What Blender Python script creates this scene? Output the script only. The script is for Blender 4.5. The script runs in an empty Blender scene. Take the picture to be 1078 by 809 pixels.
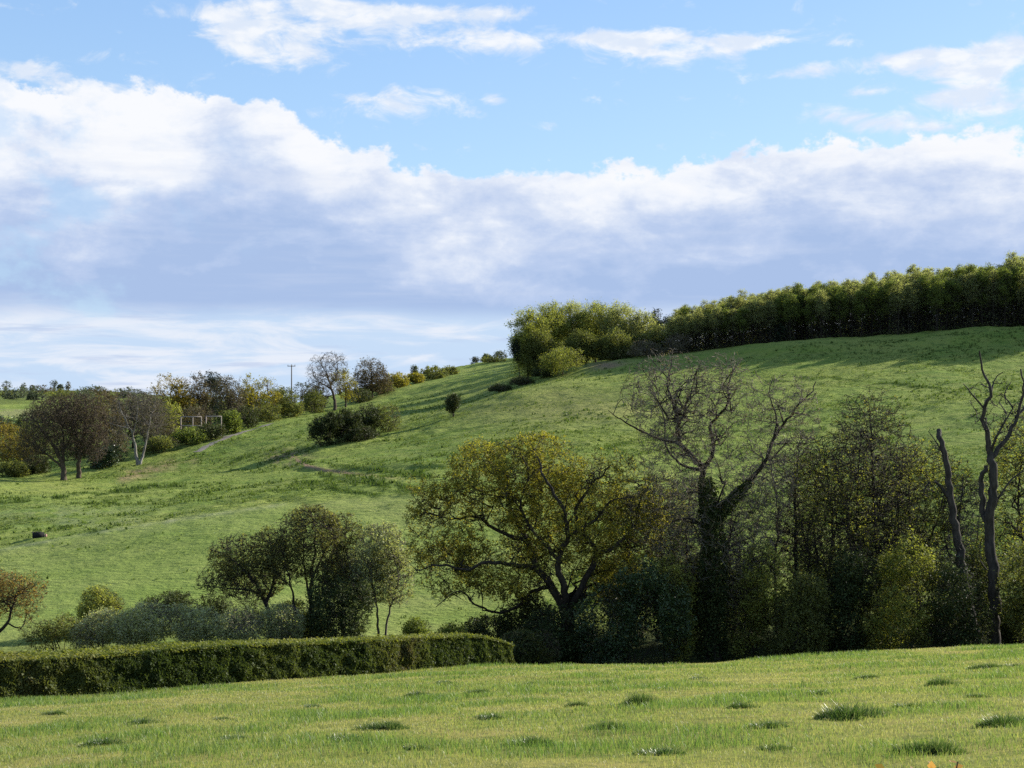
import bpy, math, time
import numpy as np
T0 = time.time()
F = 1497.0          # focal length in reference pixels (50 mm on 36 mm)
CX, HZ = 539.0, 430.0
scn = bpy.context.scene
col = scn.collection
R = np.random.default_rng(7)

# ------------------------------------------------------------------ helpers
def W(px, py, D):
    return np.array([D*(px-CX)/F, D, D*(HZ-py)/F])

def vnoise(x, y, seed=0):
    xi = np.floor(x).astype(np.int64); yi = np.floor(y).astype(np.int64)
    fx = x-xi; fy = y-yi
    fx = fx*fx*(3-2*fx); fy = fy*fy*(3-2*fy)
    def h(a, b):
        n = (a*374761393 + b*668265263 + seed*974634777) & 0xffffffff
        n = ((n ^ (n >> 13))*1274126177) & 0xffffffff
        n = n ^ (n >> 16)
        return (n & 0xffff)/65535.0
    a = h(xi, yi); b = h(xi+1, yi); c = h(xi, yi+1); d = h(xi+1, yi+1)
    return (a*(1-fx)+b*fx)*(1-fy)+(c*(1-fx)+d*fx)*fy - .5

def fbm(x, y, seed=0, oct=4, gain=.5):
    s = 0; a = 1.0
    for i in range(oct):
        s = s+a*vnoise(x*2**i+13.7*i, y*2**i-7.1*i, seed+i); a *= gain
    return s

def sstep(a, b, x):
    t = np.clip((x-a)/(b-a), 0, 1)
    return t*t*(3-2*t)

# ------------------------------------------------------------------ terrain
CP = []
def cp(px, *rows):
    for py, D in rows: CP.append((px, py, D))
for px in (-1100, -500):
    cp(px, (705, 92), (655, 112), (590, 150), (520, 200), (492, 240), (468, 350), (444, 550), (412, 1000), (412, 1500))
cp(0, (710, 92), (690, 100), (655, 113), (578, 150), (514, 200), (497, 240), (470, 350), (444, 500), (430, 650), (412, 1000), (414, 1500))
cp(70, (566, 152), (508, 219))
cp(140, (492, 234), (475, 290), (465, 350), (436, 600), (414, 1000))
cp(200, (706, 92), (690, 100), (650, 114), (546, 155), (520, 180), (470, 250), (452, 285), (446, 320), (444, 400), (420, 1000), (424, 1500))
cp(330, (486, 203), (438, 296), (428, 335), (428, 450))
cp(345, (468, 218)); cp(425, (449, 229))
cp(440, (708, 92), (693, 100), (662, 113), (522, 156), (492, 183), (452, 221), (437, 258), (402, 350), (396, 385), (410, 500), (440, 1000), (440, 1500))
cp(480, (438, 229), (432, 258), (390, 370))
cp(545, (415, 238), (408, 258), (376, 395), (395, 520))
cp(600, (708, 92), (694, 100), (658, 113), (500, 166), (450, 201), (404, 245), (391, 262), (384, 300), (385, 400), (420, 1000), (430, 1500))
cp(700, (388, 250), (382, 258), (377, 266), (375, 300), (380, 400))
cp(850, (706, 92), (690, 100), (654, 112), (500, 160), (420, 207), (385, 233), (378, 238), (366, 244), (363, 255), (353, 300), (360, 400), (420, 1000), (430, 1500))
cp(1078, (700, 92), (684, 100), (652, 110), (475, 160), (402, 205), (377, 226), (366, 233), (352, 240), (349, 252), (336, 300), (345, 400), (420, 1000), (430, 1500))
for px in (1500, 2200):
    cp(px, (700, 92), (684, 100), (645, 112), (450, 160), (385, 205), (360, 226), (336, 240), (330, 255), (318, 300), (335, 400), (420, 1000), (430, 1500))
CP = np.array(CP)
def tc(px, D): return np.stack([px/400.0, np.log(D)/.31], -1)
def tk(r2):
    return .5*r2*np.log(r2+1e-9)
_X = tc(CP[:, 0], CP[:, 2]); _Zv = CP[:, 2]*(HZ-CP[:, 1])/F
_n = len(CP)
_K = tk(((_X[:, None]-_X[None])**2).sum(-1)) + .004*np.eye(_n)
_P = np.concatenate([np.ones((_n, 1)), _X], 1)
_A = np.block([[_K, _P], [_P.T, np.zeros((3, 3))]])
_sol = np.linalg.solve(_A, np.concatenate([_Zv, np.zeros(3)]))
def hill(px, D):
    X = tc(px.ravel(), D.ravel()); out = np.empty(len(X))
    for i in range(0, len(X), 20000):
        x = X[i:i+20000]
        out[i:i+20000] = tk(((x[:, None]-_X[None])**2).sum(-1))@_sol[:_n] + _sol[_n] + x@_sol[_n+1:]
    return out.reshape(px.shape)
CREST = ([-1100, -200, 0, 100, 200, 300, 400, 500, 560, 700, 900, 1078, 1500, 2200],
         [58, 58, 58.5, 61, 64.5, 69, 75, 80, 76, 71, 76, 81, 90, 95])
BANK = ([500, 620, 700, 850, 1078, 1500, 2200], [254, 251, 250, 240.5, 237, 230, 225])
def crest(px): return np.interp(px, *CREST)
HEDGE = ([-500, -200, 0, 100, 200, 300, 400, 500, 580], [54, 54, 55, 58, 62, 67, 73, 81, 87])
def ground(x, y, detail=True):
    x = np.asarray(x, float); y = np.asarray(y, float)
    D = np.maximum(y, .5); px = np.clip(CX+F*x/D, -1100, 2200)
    xc = np.clip(x, -70, 70)
    zf = -1.7-.1595*y+.04*xc + .25*fbm(x/14, y/14, 3, 2)
    c = crest(px)
    zh = hill(px, np.maximum(D, 60))
    w = sstep(c, c+16, D)
    bd = D-np.interp(px, *BANK)
    zh = zh + np.clip((px-590)/60, 0, 1)*(.9+.3*vnoise(x/9, x*0, 91))*sstep(-2.6, .2, bd)*(1-sstep(1, 30, bd))
    b2 = D-np.interp(px, [300, 318, 345, 385, 450, 520], [202, 197, 190, 186, 179, 172])
    zh = zh + np.clip((px-305)/15, 0, 1)*np.clip((500-px)/40, 0, 1)*.4*sstep(-1.6, .2, b2)*(1-sstep(1, 16, b2))
    z = zf*(1-w)+zh*w
    if detail:
        z = z + (.05*fbm(x/1.1, y/1.1, 11, 2)+.06*fbm(x/4, y/4, 12, 2))*(1-w) + w*np.clip((D-95)/60, 0, 1)*(
            1.5*fbm(x/36, y/36, 23, 2)+.35*fbm(x/9, y/9, 21, 2)+.34*fbm(x/2.4, y/1.8, 31, 2)*(.5+1.2*np.clip(fbm(x/25, y/18, 33, 2)+.35, 0, 1)))
    return z
def gz(px, D):
    x = D*(px-CX)/F
    return float(ground(np.array([x]), np.array([float(D)]))[0])
def base(px, D):
    return np.array([D*(px-CX)/F, D, gz(px, D)])

# ------------------------------------------------------------------ materials
def nmat(name):
    m = bpy.data.materials.new(name); m.use_nodes = True
    nt = m.node_tree; nt.nodes.clear()
    return m, nt, nt.nodes, nt.links
def ramp(N, stops):
    r = N.new('ShaderNodeValToRGB'); e = r.color_ramp.elements
    while len(e) < len(stops): e.new(.5)
    for k, (p, c) in enumerate(stops):
        e[k].position = p; e[k].color = (*c, 1)
    return r
def leaf_mat(name, cols, trans=.45, rough=.6, spec=.12, tint=None):
    m, nt, N, L = nmat(name)
    at = N.new('ShaderNodeAttribute'); at.attribute_name = 'rnd'
    rp = ramp(N, [(i/(len(cols)-1), c) for i, c in enumerate(cols)])
    L.new(at.outputs['Fac'], rp.inputs[0])
    b = N.new('ShaderNodeBsdfPrincipled'); b.inputs['Roughness'].default_value = rough
    b.inputs['Specular IOR Level'].default_value = spec
    t = N.new('ShaderNodeBsdfTranslucent')
    g = N.new('ShaderNodeMix'); g.data_type = 'RGBA'; g.blend_type = 'MULTIPLY'; g.inputs[0].default_value = 1
    g.inputs[7].default_value = (1.55, 1.55, .75, 1)
    L.new(rp.outputs[0], g.inputs[6]); L.new(g.outputs[2], t.inputs[0]); L.new(rp.outputs[0], b.inputs['Base Color'])
    mx = N.new('ShaderNodeMixShader'); mx.inputs[0].default_value = trans
    o = N.new('ShaderNodeOutputMaterial')
    L.new(b.outputs[0], mx.inputs[1]); L.new(t.outputs[0], mx.inputs[2]); L.new(mx.outputs[0], o.inputs[0])
    return m
def bark_mat(name, c1, c2, scale=6):
    m, nt, N, L = nmat(name)
    tx = N.new('ShaderNodeTexCoord'); mp = N.new('ShaderNodeMapping'); mp.inputs['Scale'].default_value = (1, 1, .25)
    nz = N.new('ShaderNodeTexNoise'); nz.inputs['Scale'].default_value = scale; nz.inputs['Detail'].default_value = 5
    L.new(tx.outputs['Object'], mp.inputs[0]); L.new(mp.outputs[0], nz.inputs['Vector'])
    rp = ramp(N, [(.35, c1), (.65, c2)]); L.new(nz.outputs[0], rp.inputs[0])
    b = N.new('ShaderNodeBsdfPrincipled'); b.inputs['Roughness'].default_value = .9; b.inputs['Specular IOR Level'].default_value = .1
    L.new(rp.outputs[0], b.inputs['Base Color'])
    bp = N.new('ShaderNodeBump'); bp.inputs['Strength'].default_value = .8; bp.inputs['Distance'].default_value = .05
    L.new(nz.outputs[0], bp.inputs['Height']); L.new(bp.outputs[0], b.inputs['Normal'])
    o = N.new('ShaderNodeOutputMaterial'); L.new(b.outputs[0], o.inputs[0])
    return m
def flat_mat(name, c, rough=.8):
    m, nt, N, L = nmat(name)
    nz = N.new('ShaderNodeTexNoise'); nz.inputs['Scale'].default_value = 4
    rp = ramp(N, [(.3, tuple(v*.8 for v in c)), (.7, c)]); L.new(nz.outputs[0], rp.inputs[0])
    b = N.new('ShaderNodeBsdfPrincipled'); b.inputs['Roughness'].default_value = rough
    L.new(rp.outputs[0], b.inputs['Base Color'])
    o = N.new('ShaderNodeOutputMaterial'); L.new(b.outputs[0], o.inputs[0]); return m

LM = dict(
    oak=leaf_mat('oak_leaf', [(.07, .075, .018), (.14, .14, .026), (.22, .205, .035), (.28, .245, .045)]),
    hazel=leaf_mat('hazel_leaf', [(0.093, 0.116, 0.028), (0.186, 0.202, 0.047), (0.296, 0.279, 0.059)]),
    alder=leaf_mat('alder_leaf', [(0.070, 0.078, 0.031), (0.125, 0.133, 0.047), (0.172, 0.156, 0.055)]),
    fresh=leaf_mat('fresh_leaf', [(.075, .105, .025), (.12, .155, .035), (.16, .19, .05)]),
    olive=leaf_mat('olive_leaf', [(0.068, 0.083, 0.027), (0.113, 0.129, 0.038), (0.151, 0.151, 0.046)]),
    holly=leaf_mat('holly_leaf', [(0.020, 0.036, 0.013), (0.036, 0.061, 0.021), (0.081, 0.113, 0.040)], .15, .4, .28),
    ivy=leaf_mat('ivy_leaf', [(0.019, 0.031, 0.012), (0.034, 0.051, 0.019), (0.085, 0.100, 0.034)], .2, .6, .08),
    sallow=leaf_mat('sallow_leaf', [(0.187, 0.208, 0.094), (0.312, 0.333, 0.166), (0.390, 0.390, 0.250)], .4),
    bud=leaf_mat('brown_bud', [(.06, .048, .03), (.095, .075, .042), (.12, .10, .05)], .3),
    greybud=leaf_mat('grey_bud', [(0.081, 0.069, 0.057), (0.115, 0.098, 0.069), (0.115, 0.115, 0.069)], .3),
    rust=leaf_mat('rust_leaf', [(0.143, 0.088, 0.028), (0.220, 0.132, 0.039), (0.220, 0.165, 0.055), (0.132, 0.132, 0.033)], .45),
    ochre=leaf_mat('ochre_leaf', [(0.084, 0.078, 0.022), (0.168, 0.132, 0.024), (0.240, 0.180, 0.024)]),
    gold=leaf_mat('gold_leaf', [(.12, .12, .025), (.20, .18, .03), (.25, .21, .035)]),
    lime=leaf_mat('lime_leaf', [(0.120, 0.144, 0.036), (0.204, 0.222, 0.054), (0.300, 0.300, 0.078)]),
    birch=leaf_mat('birch_leaf', [(0.116, 0.131, 0.063), (0.194, 0.210, 0.095), (0.268, 0.278, 0.142)], .62),
    pine=leaf_mat('pine_needle', [(.012, .024, .016), (.02, .035, .022), (.03, .05, .025)], .15),
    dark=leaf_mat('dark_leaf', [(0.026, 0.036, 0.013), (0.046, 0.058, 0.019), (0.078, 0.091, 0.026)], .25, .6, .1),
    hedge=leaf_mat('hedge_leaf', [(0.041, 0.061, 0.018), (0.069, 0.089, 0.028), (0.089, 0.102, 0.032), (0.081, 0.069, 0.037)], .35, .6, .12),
    hedgetop=leaf_mat('hedge_lit_top_leaf', [(0.090, 0.108, 0.023), (0.135, 0.153, 0.032), (0.162, 0.162, 0.045)], .4, .6, .15),  # lighter copy of the hedge leaf, painting the top as sunlit
    far=leaf_mat('hazed_far_leaf', [(.06, .08, .055), (.085, .105, .07), (.10, .12, .08)], .3),  # lighter bluish tone paints distance haze into the leaf colour
    bright=leaf_mat('broad_leaf', [(.06, .16, .02), (.09, .22, .03)], .4, .35),
    grass=leaf_mat('grass_blade', [(.08, .14, .04), (.135, .19, .06), (.20, .215, .085), (.26, .25, .14)], .45, .45, .22),
    tuss=leaf_mat('tussock_blade', [(.025, .055, .014), (.05, .095, .024), (.11, .15, .06), (.21, .23, .15)], .35, .38, .35),  # palest stop paints the backlit glints into the blade colour
    rough=leaf_mat('rough_grass_blade', [(0.055, 0.088, 0.022), (0.088, 0.127, 0.033), (0.138, 0.165, 0.050)], .35, .7, .1),
    dryleaf=leaf_mat('dry_leaf', [(.25, .12, .04), (.35, .20, .09), (.30, .22, .03)], .4),
)
BM = dict(
    dark=bark_mat('dark_bark', (.02, .017, .014), (.045, .038, .03)),
    grey=bark_mat('grey_bark', (.07, .06, .05), (.13, .115, .095)),
    brown=bark_mat('brown_bark', (.05, .039, .029), (.095, .074, .054)),
    pale=bark_mat('pale_bark', (.12, .11, .09), (.26, .24, .21), 3),
    dead=bark_mat('dead_wood', (.028, .025, .022), (.065, .057, .05)),
    twig=bark_mat('pale_twig', (.10, .085, .065), (.16, .14, .11)),
)

# ------------------------------------------------------------------ mesh building
class Geo:
    def __init__(s): s.v = []; s.f = []; s.a = []; s.n = 0
    def add(s, verts, faces, attr=None):
        verts = np.asarray(verts, np.float32).reshape(-1, 3); faces = np.asarray(faces, np.int64)
        if len(faces) == 0: return
        s.v.append(verts); s.f.append(faces+s.n); s.n += len(verts)
        s.a.append(np.zeros(len(faces), np.float32) if attr is None else np.asarray(attr, np.float32))
    def mesh(s, name, mats, smooth=False, mi=None):
        me = bpy.data.meshes.new(name)
        if not s.v: s.add([[0, 0, 0], [.01, 0, 0], [0, .01, 0]], [[0, 1, 2]])
        v = np.concatenate(s.v)
        me.vertices.add(len(v)); me.vertices.foreach_set('co', v.ravel())
        lv = np.concatenate([f.ravel() for f in s.f]).astype(np.int32)
        tot = np.concatenate([np.full(len(f), f.shape[1]) for f in s.f])
        st = np.concatenate([[0], np.cumsum(tot)[:-1]]).astype(np.int32)
        me.loops.add(len(lv)); me.loops.foreach_set('vertex_index', lv)
        me.polygons.add(len(tot)); me.polygons.foreach_set('loop_start', st)
        if mi is not None: me.polygons.foreach_set('material_index', np.asarray(mi, np.int32))
        me.update(calc_edges=True)
        if smooth: me.polygons.foreach_set('use_smooth', np.ones(len(tot), bool))
        at = me.attributes.new('rnd', 'FLOAT', 'FACE'); at.data.foreach_set('value', np.concatenate(s.a))
        for m in (mats if isinstance(mats, list) else [mats]): me.materials.append(m)
        return me

def tag(o, label=None, cat=None, group=None, kind=None):
    if label: o['label'] = label
    if cat: o['category'] = cat
    if group: o['group'] = group
    if kind: o['kind'] = kind
    return o
def link(name, me, parent=None, loc=None):
    o = bpy.data.objects.new(name, me); col.objects.link(o)
    if parent: o.parent = parent
    if loc is not None: o.location = [float(v) for v in loc]
    return o
def empty(name, loc, label, cat, group=None):
    o = link(name, None, None, loc); o.empty_display_size = .3
    return tag(o, label, cat, group)

def tubes(g, P, r, sides):
    """P (M,K,3) paths, r (M,K) radii"""
    P = np.asarray(P, float); M, K, _ = P.shape
    if M == 0: return
    t = np.empty_like(P); t[:, 1:-1] = P[:, 2:]-P[:, :-2]; t[:, 0] = P[:, 1]-P[:, 0]; t[:, -1] = P[:, -1]-P[:, -2]
    t /= np.linalg.norm(t, axis=-1, keepdims=True)+1e-9
    ref = np.where(np.abs(t[..., 2:3]) > .8, np.array([1., 0, 0]), np.array([0, 0, 1.]))
    ref = np.broadcast_to(ref[:, :1], t.shape)
    a = np.cross(t, ref); a /= np.linalg.norm(a, axis=-1, keepdims=True)+1e-9
    b = np.cross(t, a)
    th = np.arange(sides)*2*math.pi/sides
    V = P[:, :, None]+(a[:, :, None]*np.cos(th)[:, None]+b[:, :, None]*np.sin(th)[:, None])*r[:, :, None, None]
    idx = np.arange(M*K*sides).reshape(M, K, sides)
    nx = np.roll(idx, -1, 2)
    q = np.stack([idx[:, :-1], nx[:, :-1], nx[:, 1:], idx[:, 1:]], -1).reshape(-1, 4)
    g.add(V.reshape(-1, 3), q)

def leaves(g, rng, pos, size, rnd, aspect=.6, upb=.3, axis=None):
    n = len(pos)
    if n == 0: return
    nr = rng.normal(size=(n, 3)); nr[:, 2] = np.abs(nr[:, 2])+upb; nr /= np.linalg.norm(nr, axis=1, keepdims=True)
    d = rng.normal(size=(n, 3)) if axis is None else axis+.5*rng.normal(size=(n, 3))
    a = np.cross(nr, d); a /= np.linalg.norm(a, axis=1, keepdims=True)+1e-9
    b = np.cross(nr, a)
    s = (size*np.clip(np.exp(.38*rng.normal(size=n))*.92, .4, 2))[:, None]*.5
    V = np.stack([pos-b*s, pos+a*s*aspect, pos+b*s, pos-a*s*aspect], 1)
    g.add(V.reshape(-1, 3), np.arange(4*n).reshape(-1, 4), rnd)

def smooth_path(pts, step):
    pts = np.asarray(pts, float)
    if len(pts) < 3:
        L = np.linalg.norm(pts[-1]-pts[0]); k = max(3, int(L/step)+1)
        return pts[0]+(pts[-1]-pts[0])*np.linspace(0, 1, k)[:, None]
    p = np.concatenate([[2*pts[0]-pts[1]], pts, [2*pts[-1]-pts[-2]]])
    out = []
    for i in range(1, len(p)-2):
        L = np.linalg.norm(p[i+1]-p[i]); k = max(2, int(L/step)+1)
        t = (np.arange(k)/k)[:, None]
        out.append(.5*(2*p[i]+(p[i+1]-p[i-1])*t+(2*p[i-1]-5*p[i]+4*p[i+1]-p[i+2])*t*t+(3*p[i]-p[i-1]-3*p[i+1]+p[i+2])*t**3))
    out.append(pts[-1:])
    return np.concatenate(out)

def in_env(rng, env, n, shell=2.2):
    env = np.asarray(env, float)
    w = env[:, 3]*env[:, 4]*env[:, 5]
    w = w**.85*(env[:, 6] if env.shape[1] > 6 else 1); k = rng.choice(len(env), n, p=w/w.sum())
    d = rng.normal(size=(n, 3)); d /= np.linalg.norm(d, axis=1, keepdims=True)
    r = rng.uniform(0, 1, n)**(1/(shell+.6))
    return env[k, :3]+d*r[:, None]*env[k, 3:6]

def grow(rng, limbs, env, levels, up=.25, wig=.12, rk=.018, rtip=.008, rmax=.5, step=.5, jit=.04, floor=None):
    """limbs: list of (pts, r0, r1).  returns (thick Geo, thin Geo, list of last-level paths)"""
    thick, thin = Geo(), Geo()
    NP, ND, NR = [], [], []
    for pts, r0, r1 in limbs:
        p = smooth_path(pts, step)
        L = np.linalg.norm(np.diff(p, axis=0), axis=1).sum()
        p[1:] += rng.normal(size=(len(p)-1, 3))*min(jit*r0*6, jit*1.5)
        rr = r0+(r1-r0)*np.linspace(0, 1, len(p))**.8
        if r0 > .12 and abs(p[0][2]) < .6: rr[0] *= 1.35
        pp = p.copy()
        if abs(p[0][2]) < .6: pp[0, 2] -= .5
        tubes(thick, pp[None], rr[None], 8 if r0 > .15 else 5)
        d = np.gradient(p, axis=0); d /= np.linalg.norm(d, axis=1, keepdims=True)+1e-9
        s = slice(max(1, int(len(p)*.25)), None)
        NP.append(p[s]); ND.append(d[s]); NR.append(rr[s])
    last = []
    for li, (n, K, sides) in enumerate(levels):
        N = np.concatenate(NP); Dr = np.concatenate(ND); Rd = np.concatenate(NR)
        T = in_env(rng, env, n)
        if floor is not None: T = T[T[:, 2] > floor]
        best = np.empty(len(T), int)
        for i in range(0, len(T), 400):
            d = T[i:i+400, None]-N[None]; L = np.sqrt((d*d).sum(-1))+1e-6
            cs = (d*Dr[None]).sum(-1)/L
            cost = L*(1+.7*(1-cs))+.5*np.maximum(0, -d[..., 2])
            best[i:i+400] = cost.argmin(1)
        P0 = N[best]; d0 = Dr[best]; dv = T-P0; L = np.linalg.norm(dv, axis=1)
        ok = (L > .12)
        P0, d0, dv, L, T, best = P0[ok], d0[ok], dv[ok], L[ok], T[ok], best[ok]
        dm = .55*d0+.6*dv/L[:, None]+np.array([0, 0, up]); dm /= np.linalg.norm(dm, axis=1, keepdims=True)
        P1 = P0+dm*L[:, None]*.5
        t = np.linspace(0, 1, K+1)[None, :, None]
        P = P0[:, None]*(1-t)**2+2*P1[:, None]*t*(1-t)+T[:, None]*t*t
        jt = rng.normal(size=P.shape)*(L*wig)[:, None, None]*np.sin(np.pi*np.linspace(0.03, .9, K+1))[None, :, None]
        jt[:, 0] = 0
        P = P+jt
        r0 = np.minimum(np.minimum(Rd[best]*.75, rk*L+.006+rtip), rmax)
        r0 = np.maximum(r0, rtip*1.1)
        rr = r0[:, None]+(np.minimum(rtip, r0)-r0)[:, None]*np.linspace(0, 1, K+1)[None]**.9
        tubes(thick if li < 1 else thin, P, rr, sides)
        dd = np.gradient(P, axis=1); dd /= np.linalg.norm(dd, axis=-1, keepdims=True)+1e-9
        NP.append(P[:, 1:].reshape(-1, 3)); ND.append(dd[:, 1:].reshape(-1, 3)); NR.append(rr[:, 1:].ravel())
        last.append(P)
    return thick, thin, last

def leaf_pts(rng, last, n, spread, tmin=.3, use=2, clump=0):
    if clump > 0: n = int(n*1.75)
    ls = last[-use:]; cnt = np.array([len(p) for p in ls], float)
    out = []; tw = []
    for p, c in zip(ls, cnt):
        if c == 0: continue
        m = int(n*c/cnt.sum()); k = rng.integers(0, len(p), m)
        t = rng.uniform(tmin, 1, m)*(p.shape[1]-1); i = np.minimum(t.astype(int), p.shape[1]-2); f = (t-i)[:, None]
        out.append(p[k, i]*(1-f)+p[k, i+1]*f); tw.append(rng.uniform(0, 1, len(p))[k])
    q = np.concatenate(out); tw = np.concatenate(tw)
    if clump > 0:
        s_ = 1/clump; o_ = rng.uniform(0, 50)
        v = vnoise(q[:, 0]*s_+o_, q[:, 2]*s_+.7*q[:, 1]*s_, 3)+vnoise(q[:, 1]*s_-o_+.5*q[:, 0]*s_, q[:, 2]*s_, 4)+.6*vnoise(q[:, 0]*2.3*s_, q[:, 2]*2.3*s_+1.3*q[:, 1]*s_, 5)
        p = sstep(-.35, .30, v); k = rng.uniform(0, 1, len(q)) < p+.06
        q, tw = q[k], tw[k]
        tw = np.clip(tw*.7+.3*p[k], 0, 1)
    return q+rng.normal(size=q.shape)*spread, tw

def E(b, D, cx, cy, rx, ry, dy=0, ds=1.0, w=1.0):
    c = W(cx, cy, D)-b; c[1] += dy
    return (c[0], c[1], c[2], rx*D/F, rx*D/F*ds, ry*D/F, w)

LV = dict(
    
    mid=[(28, 6, 5), (160, 5, 4), (850, 3, 3), (3000, 2, 3)],
    small=[(14, 5, 4), (80, 4, 3), (350, 3, 3), (900, 2, 3)],
    far=[(14, 4, 4), (80, 3, 3), (420, 2, 3)],
    bare=[(16, 5, 4), (90, 4, 3), (480, 3, 3), (2200, 2, 3)],
)
SEED = [100]
def plant(name, label, cat, px, D, env, lv, leaf=None, n=0, size=.15, bark='dark', limbs=None, r=.2, stems=1, group=None,
          parts=('trunk', 'branches', 'crown'), spread=.12, up=.25, wig=.12, rtip=.008, rk=.018, tone=(0, 1), ds=1.0, dep=.25,
          twigmat=None, jit=.04, use=2, aspect=.6, floor=.05, dyl=None, skirt=0, clump=None):
    """limbs in reference pixels at distance D; env in reference pixels"""
    SEED[0] += 1; rng = np.random.default_rng(SEED[0])
    b = base(px, D)
    EV = []
    for e in env:
        cx, cy, rx, ry = e[:4]; dy = e[4] if len(e) > 4 else 0; w = e[5] if len(e) > 5 else 1
        EV.append(E(b, D, cx, cy, rx, ry, dy, ds, w))
    lo_ = min(q[2]-.45*q[5] for q in EV); hi_ = min(q[2]-.9*q[5] for q in EV)
    sh = -lo_ if lo_ < 0 else 0
    if stems > 1 and hi_ > .1 or skirt:
        j = int(np.argmin([q[2] for q in EV])); q = EV[j]; t_ = q[2]
        EV.append((q[0], q[1], t_*.5, q[3]*.95, q[4]*.95, t_*.62, max(.5, skirt)))
    if abs(sh) > .6: print('SHIFT', label[:50], round(sh, 2), 'px', round(sh*F/D, 1))
    EV = [q[:2]+(q[2]+sh,)+q[3:] for q in EV]
    LB = []
    if limbs:
        for pl, r0, r1 in limbs:
            pts = [W(x, y, D)-b for x, y in pl]
            y = 0.0 if pts[0][2] < 1 else None
            k = np.cumsum(rng.normal(size=len(pts))*dep)
            for i, q in enumerate(pts): q[1] += k[i]-k[0]
            if pts[0][2] < 1.5 : pts[0] = np.array([pts[0][0], 0, 0.0])
            elif LB:       # start on nearest earlier limb
                allp = np.concatenate([smooth_path(q[0], .4) for q in LB]); j = ((allp-pts[0])[:, [0, 2]]**2).sum(1).argmin()
                off = allp[j]-pts[0]
                for q in pts: q[1] += off[1]
                pts[0] = allp[j]
            LB.append((np.array(pts), r0, r1))
    else:
        Ev = np.array(EV); big = Ev[np.argmax(Ev[:, 3]*Ev[:, 5])]
        if stems == 1:
            top = np.array([big[0], big[1], big[2]+big[5]*.5])
            mid = np.array([top[0]*.45+rng.normal()*.03*top[2], top[1]*.5+rng.normal()*.03*top[2], top[2]*.5])
            LB.append((np.array([[0, 0, 0], mid, top]), r, r*.3))
        else:
            for k in range(stems):
                t = in_env(rng, EV, 1)[0]; t[2] = max(t[2], .5)
                s0 = np.array([t[0]*.25+rng.normal()*.15, t[1]*.25+rng.normal()*.15, 0])
                m = s0*.6+t*.4; m[2] = t[2]*.5
                LB.append((np.array([s0, m, t]), r*rng.uniform(.6, 1.1), r*.25))
    lev = LV[lv] if isinstance(lv, str) else lv
    thick, thin, last = grow(rng, LB, EV, lev, up=up, wig=wig, rtip=rtip, rk=rk, jit=jit, floor=floor)
    root = empty(name, b, label, cat, group)
    link(parts[0], thick.mesh(parts[0], BM[bark], True), root)
    if parts[1]: link(parts[1], thin.mesh(parts[1], BM[twigmat or bark], True), root)
    if leaf and n:
        g = Geo(); q, tw = leaf_pts(rng, last, n, spread, use=use, clump=(1.3 if D < 115 else 1.6) if clump is None else clump)
        k = q[:, 2] > .05; q, tw = q[k], tw[k]
        rn = np.clip(tone[0]+(tone[1]-tone[0])*(.55*tw+.45*rng.uniform(0, 1, len(q))), 0, 1)
        leaves(g, rng, q, size, rn, aspect)
        link(parts[2], g.mesh(parts[2], LM[leaf]), root)
    return root, b, rng

BUSH = ('stem', 'branches', 'foliage')
def bush(label, px, D, env, leaf, n, size=.14, lv='small', r=.05, stems=6, name='bush', cat='bush', **kw):
    kw.setdefault('parts', BUSH)
    return plant(name, label, cat, px, D, env, lv, leaf, n, size, r=r, stems=stems, **kw)

def dup(root, loc, rz, sc, label=None, name=None):
    r_ = root.copy(); col.objects.link(r_); r_.location = [float(v) for v in loc]; r_.rotation_euler = (0, 0, rz); r_.scale = sc
    if label: r_['label'] = label
    for ch in list(root.children):
        c = ch.copy(); col.objects.link(c); c.parent = r_
    return r_

# ------------------------------------------------------------------ ground meshes
def grid(name, us, Ds, mat, attrs):
    U, Dd = np.meshgrid(us, Ds)
    X = U*Dd; Y = Dd
    Z = ground(X, Y)
    n, m = U.shape
    g = Geo(); idx = np.arange(n*m).reshape(n, m)
    q = np.stack([idx[:-1, :-1], idx[:-1, 1:], idx[1:, 1:], idx[1:, :-1]], -1).reshape(-1, 4)
    g.add(np.stack([X, Y, Z], -1).reshape(-1, 3), q)
    me = g.mesh(name, mat, True)
    PX = CX+F*U; PY = HZ-F*Z/Dd
    for k, fn in attrs.items():
        a = me.attributes.new(k, 'FLOAT', 'POINT'); a.data.foreach_set('value', fn(X, Y, PX, PY).astype(np.float32).ravel())
    o = link(name, me); tag(o, kind='structure')
    return o

def seg_dist(PX, PY, pl):
    best = np.full(PX.shape, 1e9)
    for (x0, y0), (x1, y1) in zip(pl[:-1], pl[1:]):
        dx, dy = x1-x0, y1-y0
        t = np.clip(((PX-x0)*dx+(PY-y0)*dy)/(dx*dx+dy*dy), 0, 1)
        best = np.minimum(best, np.hypot(PX-x0-t*dx, (PY-y0-t*dy)))
    return best

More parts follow.
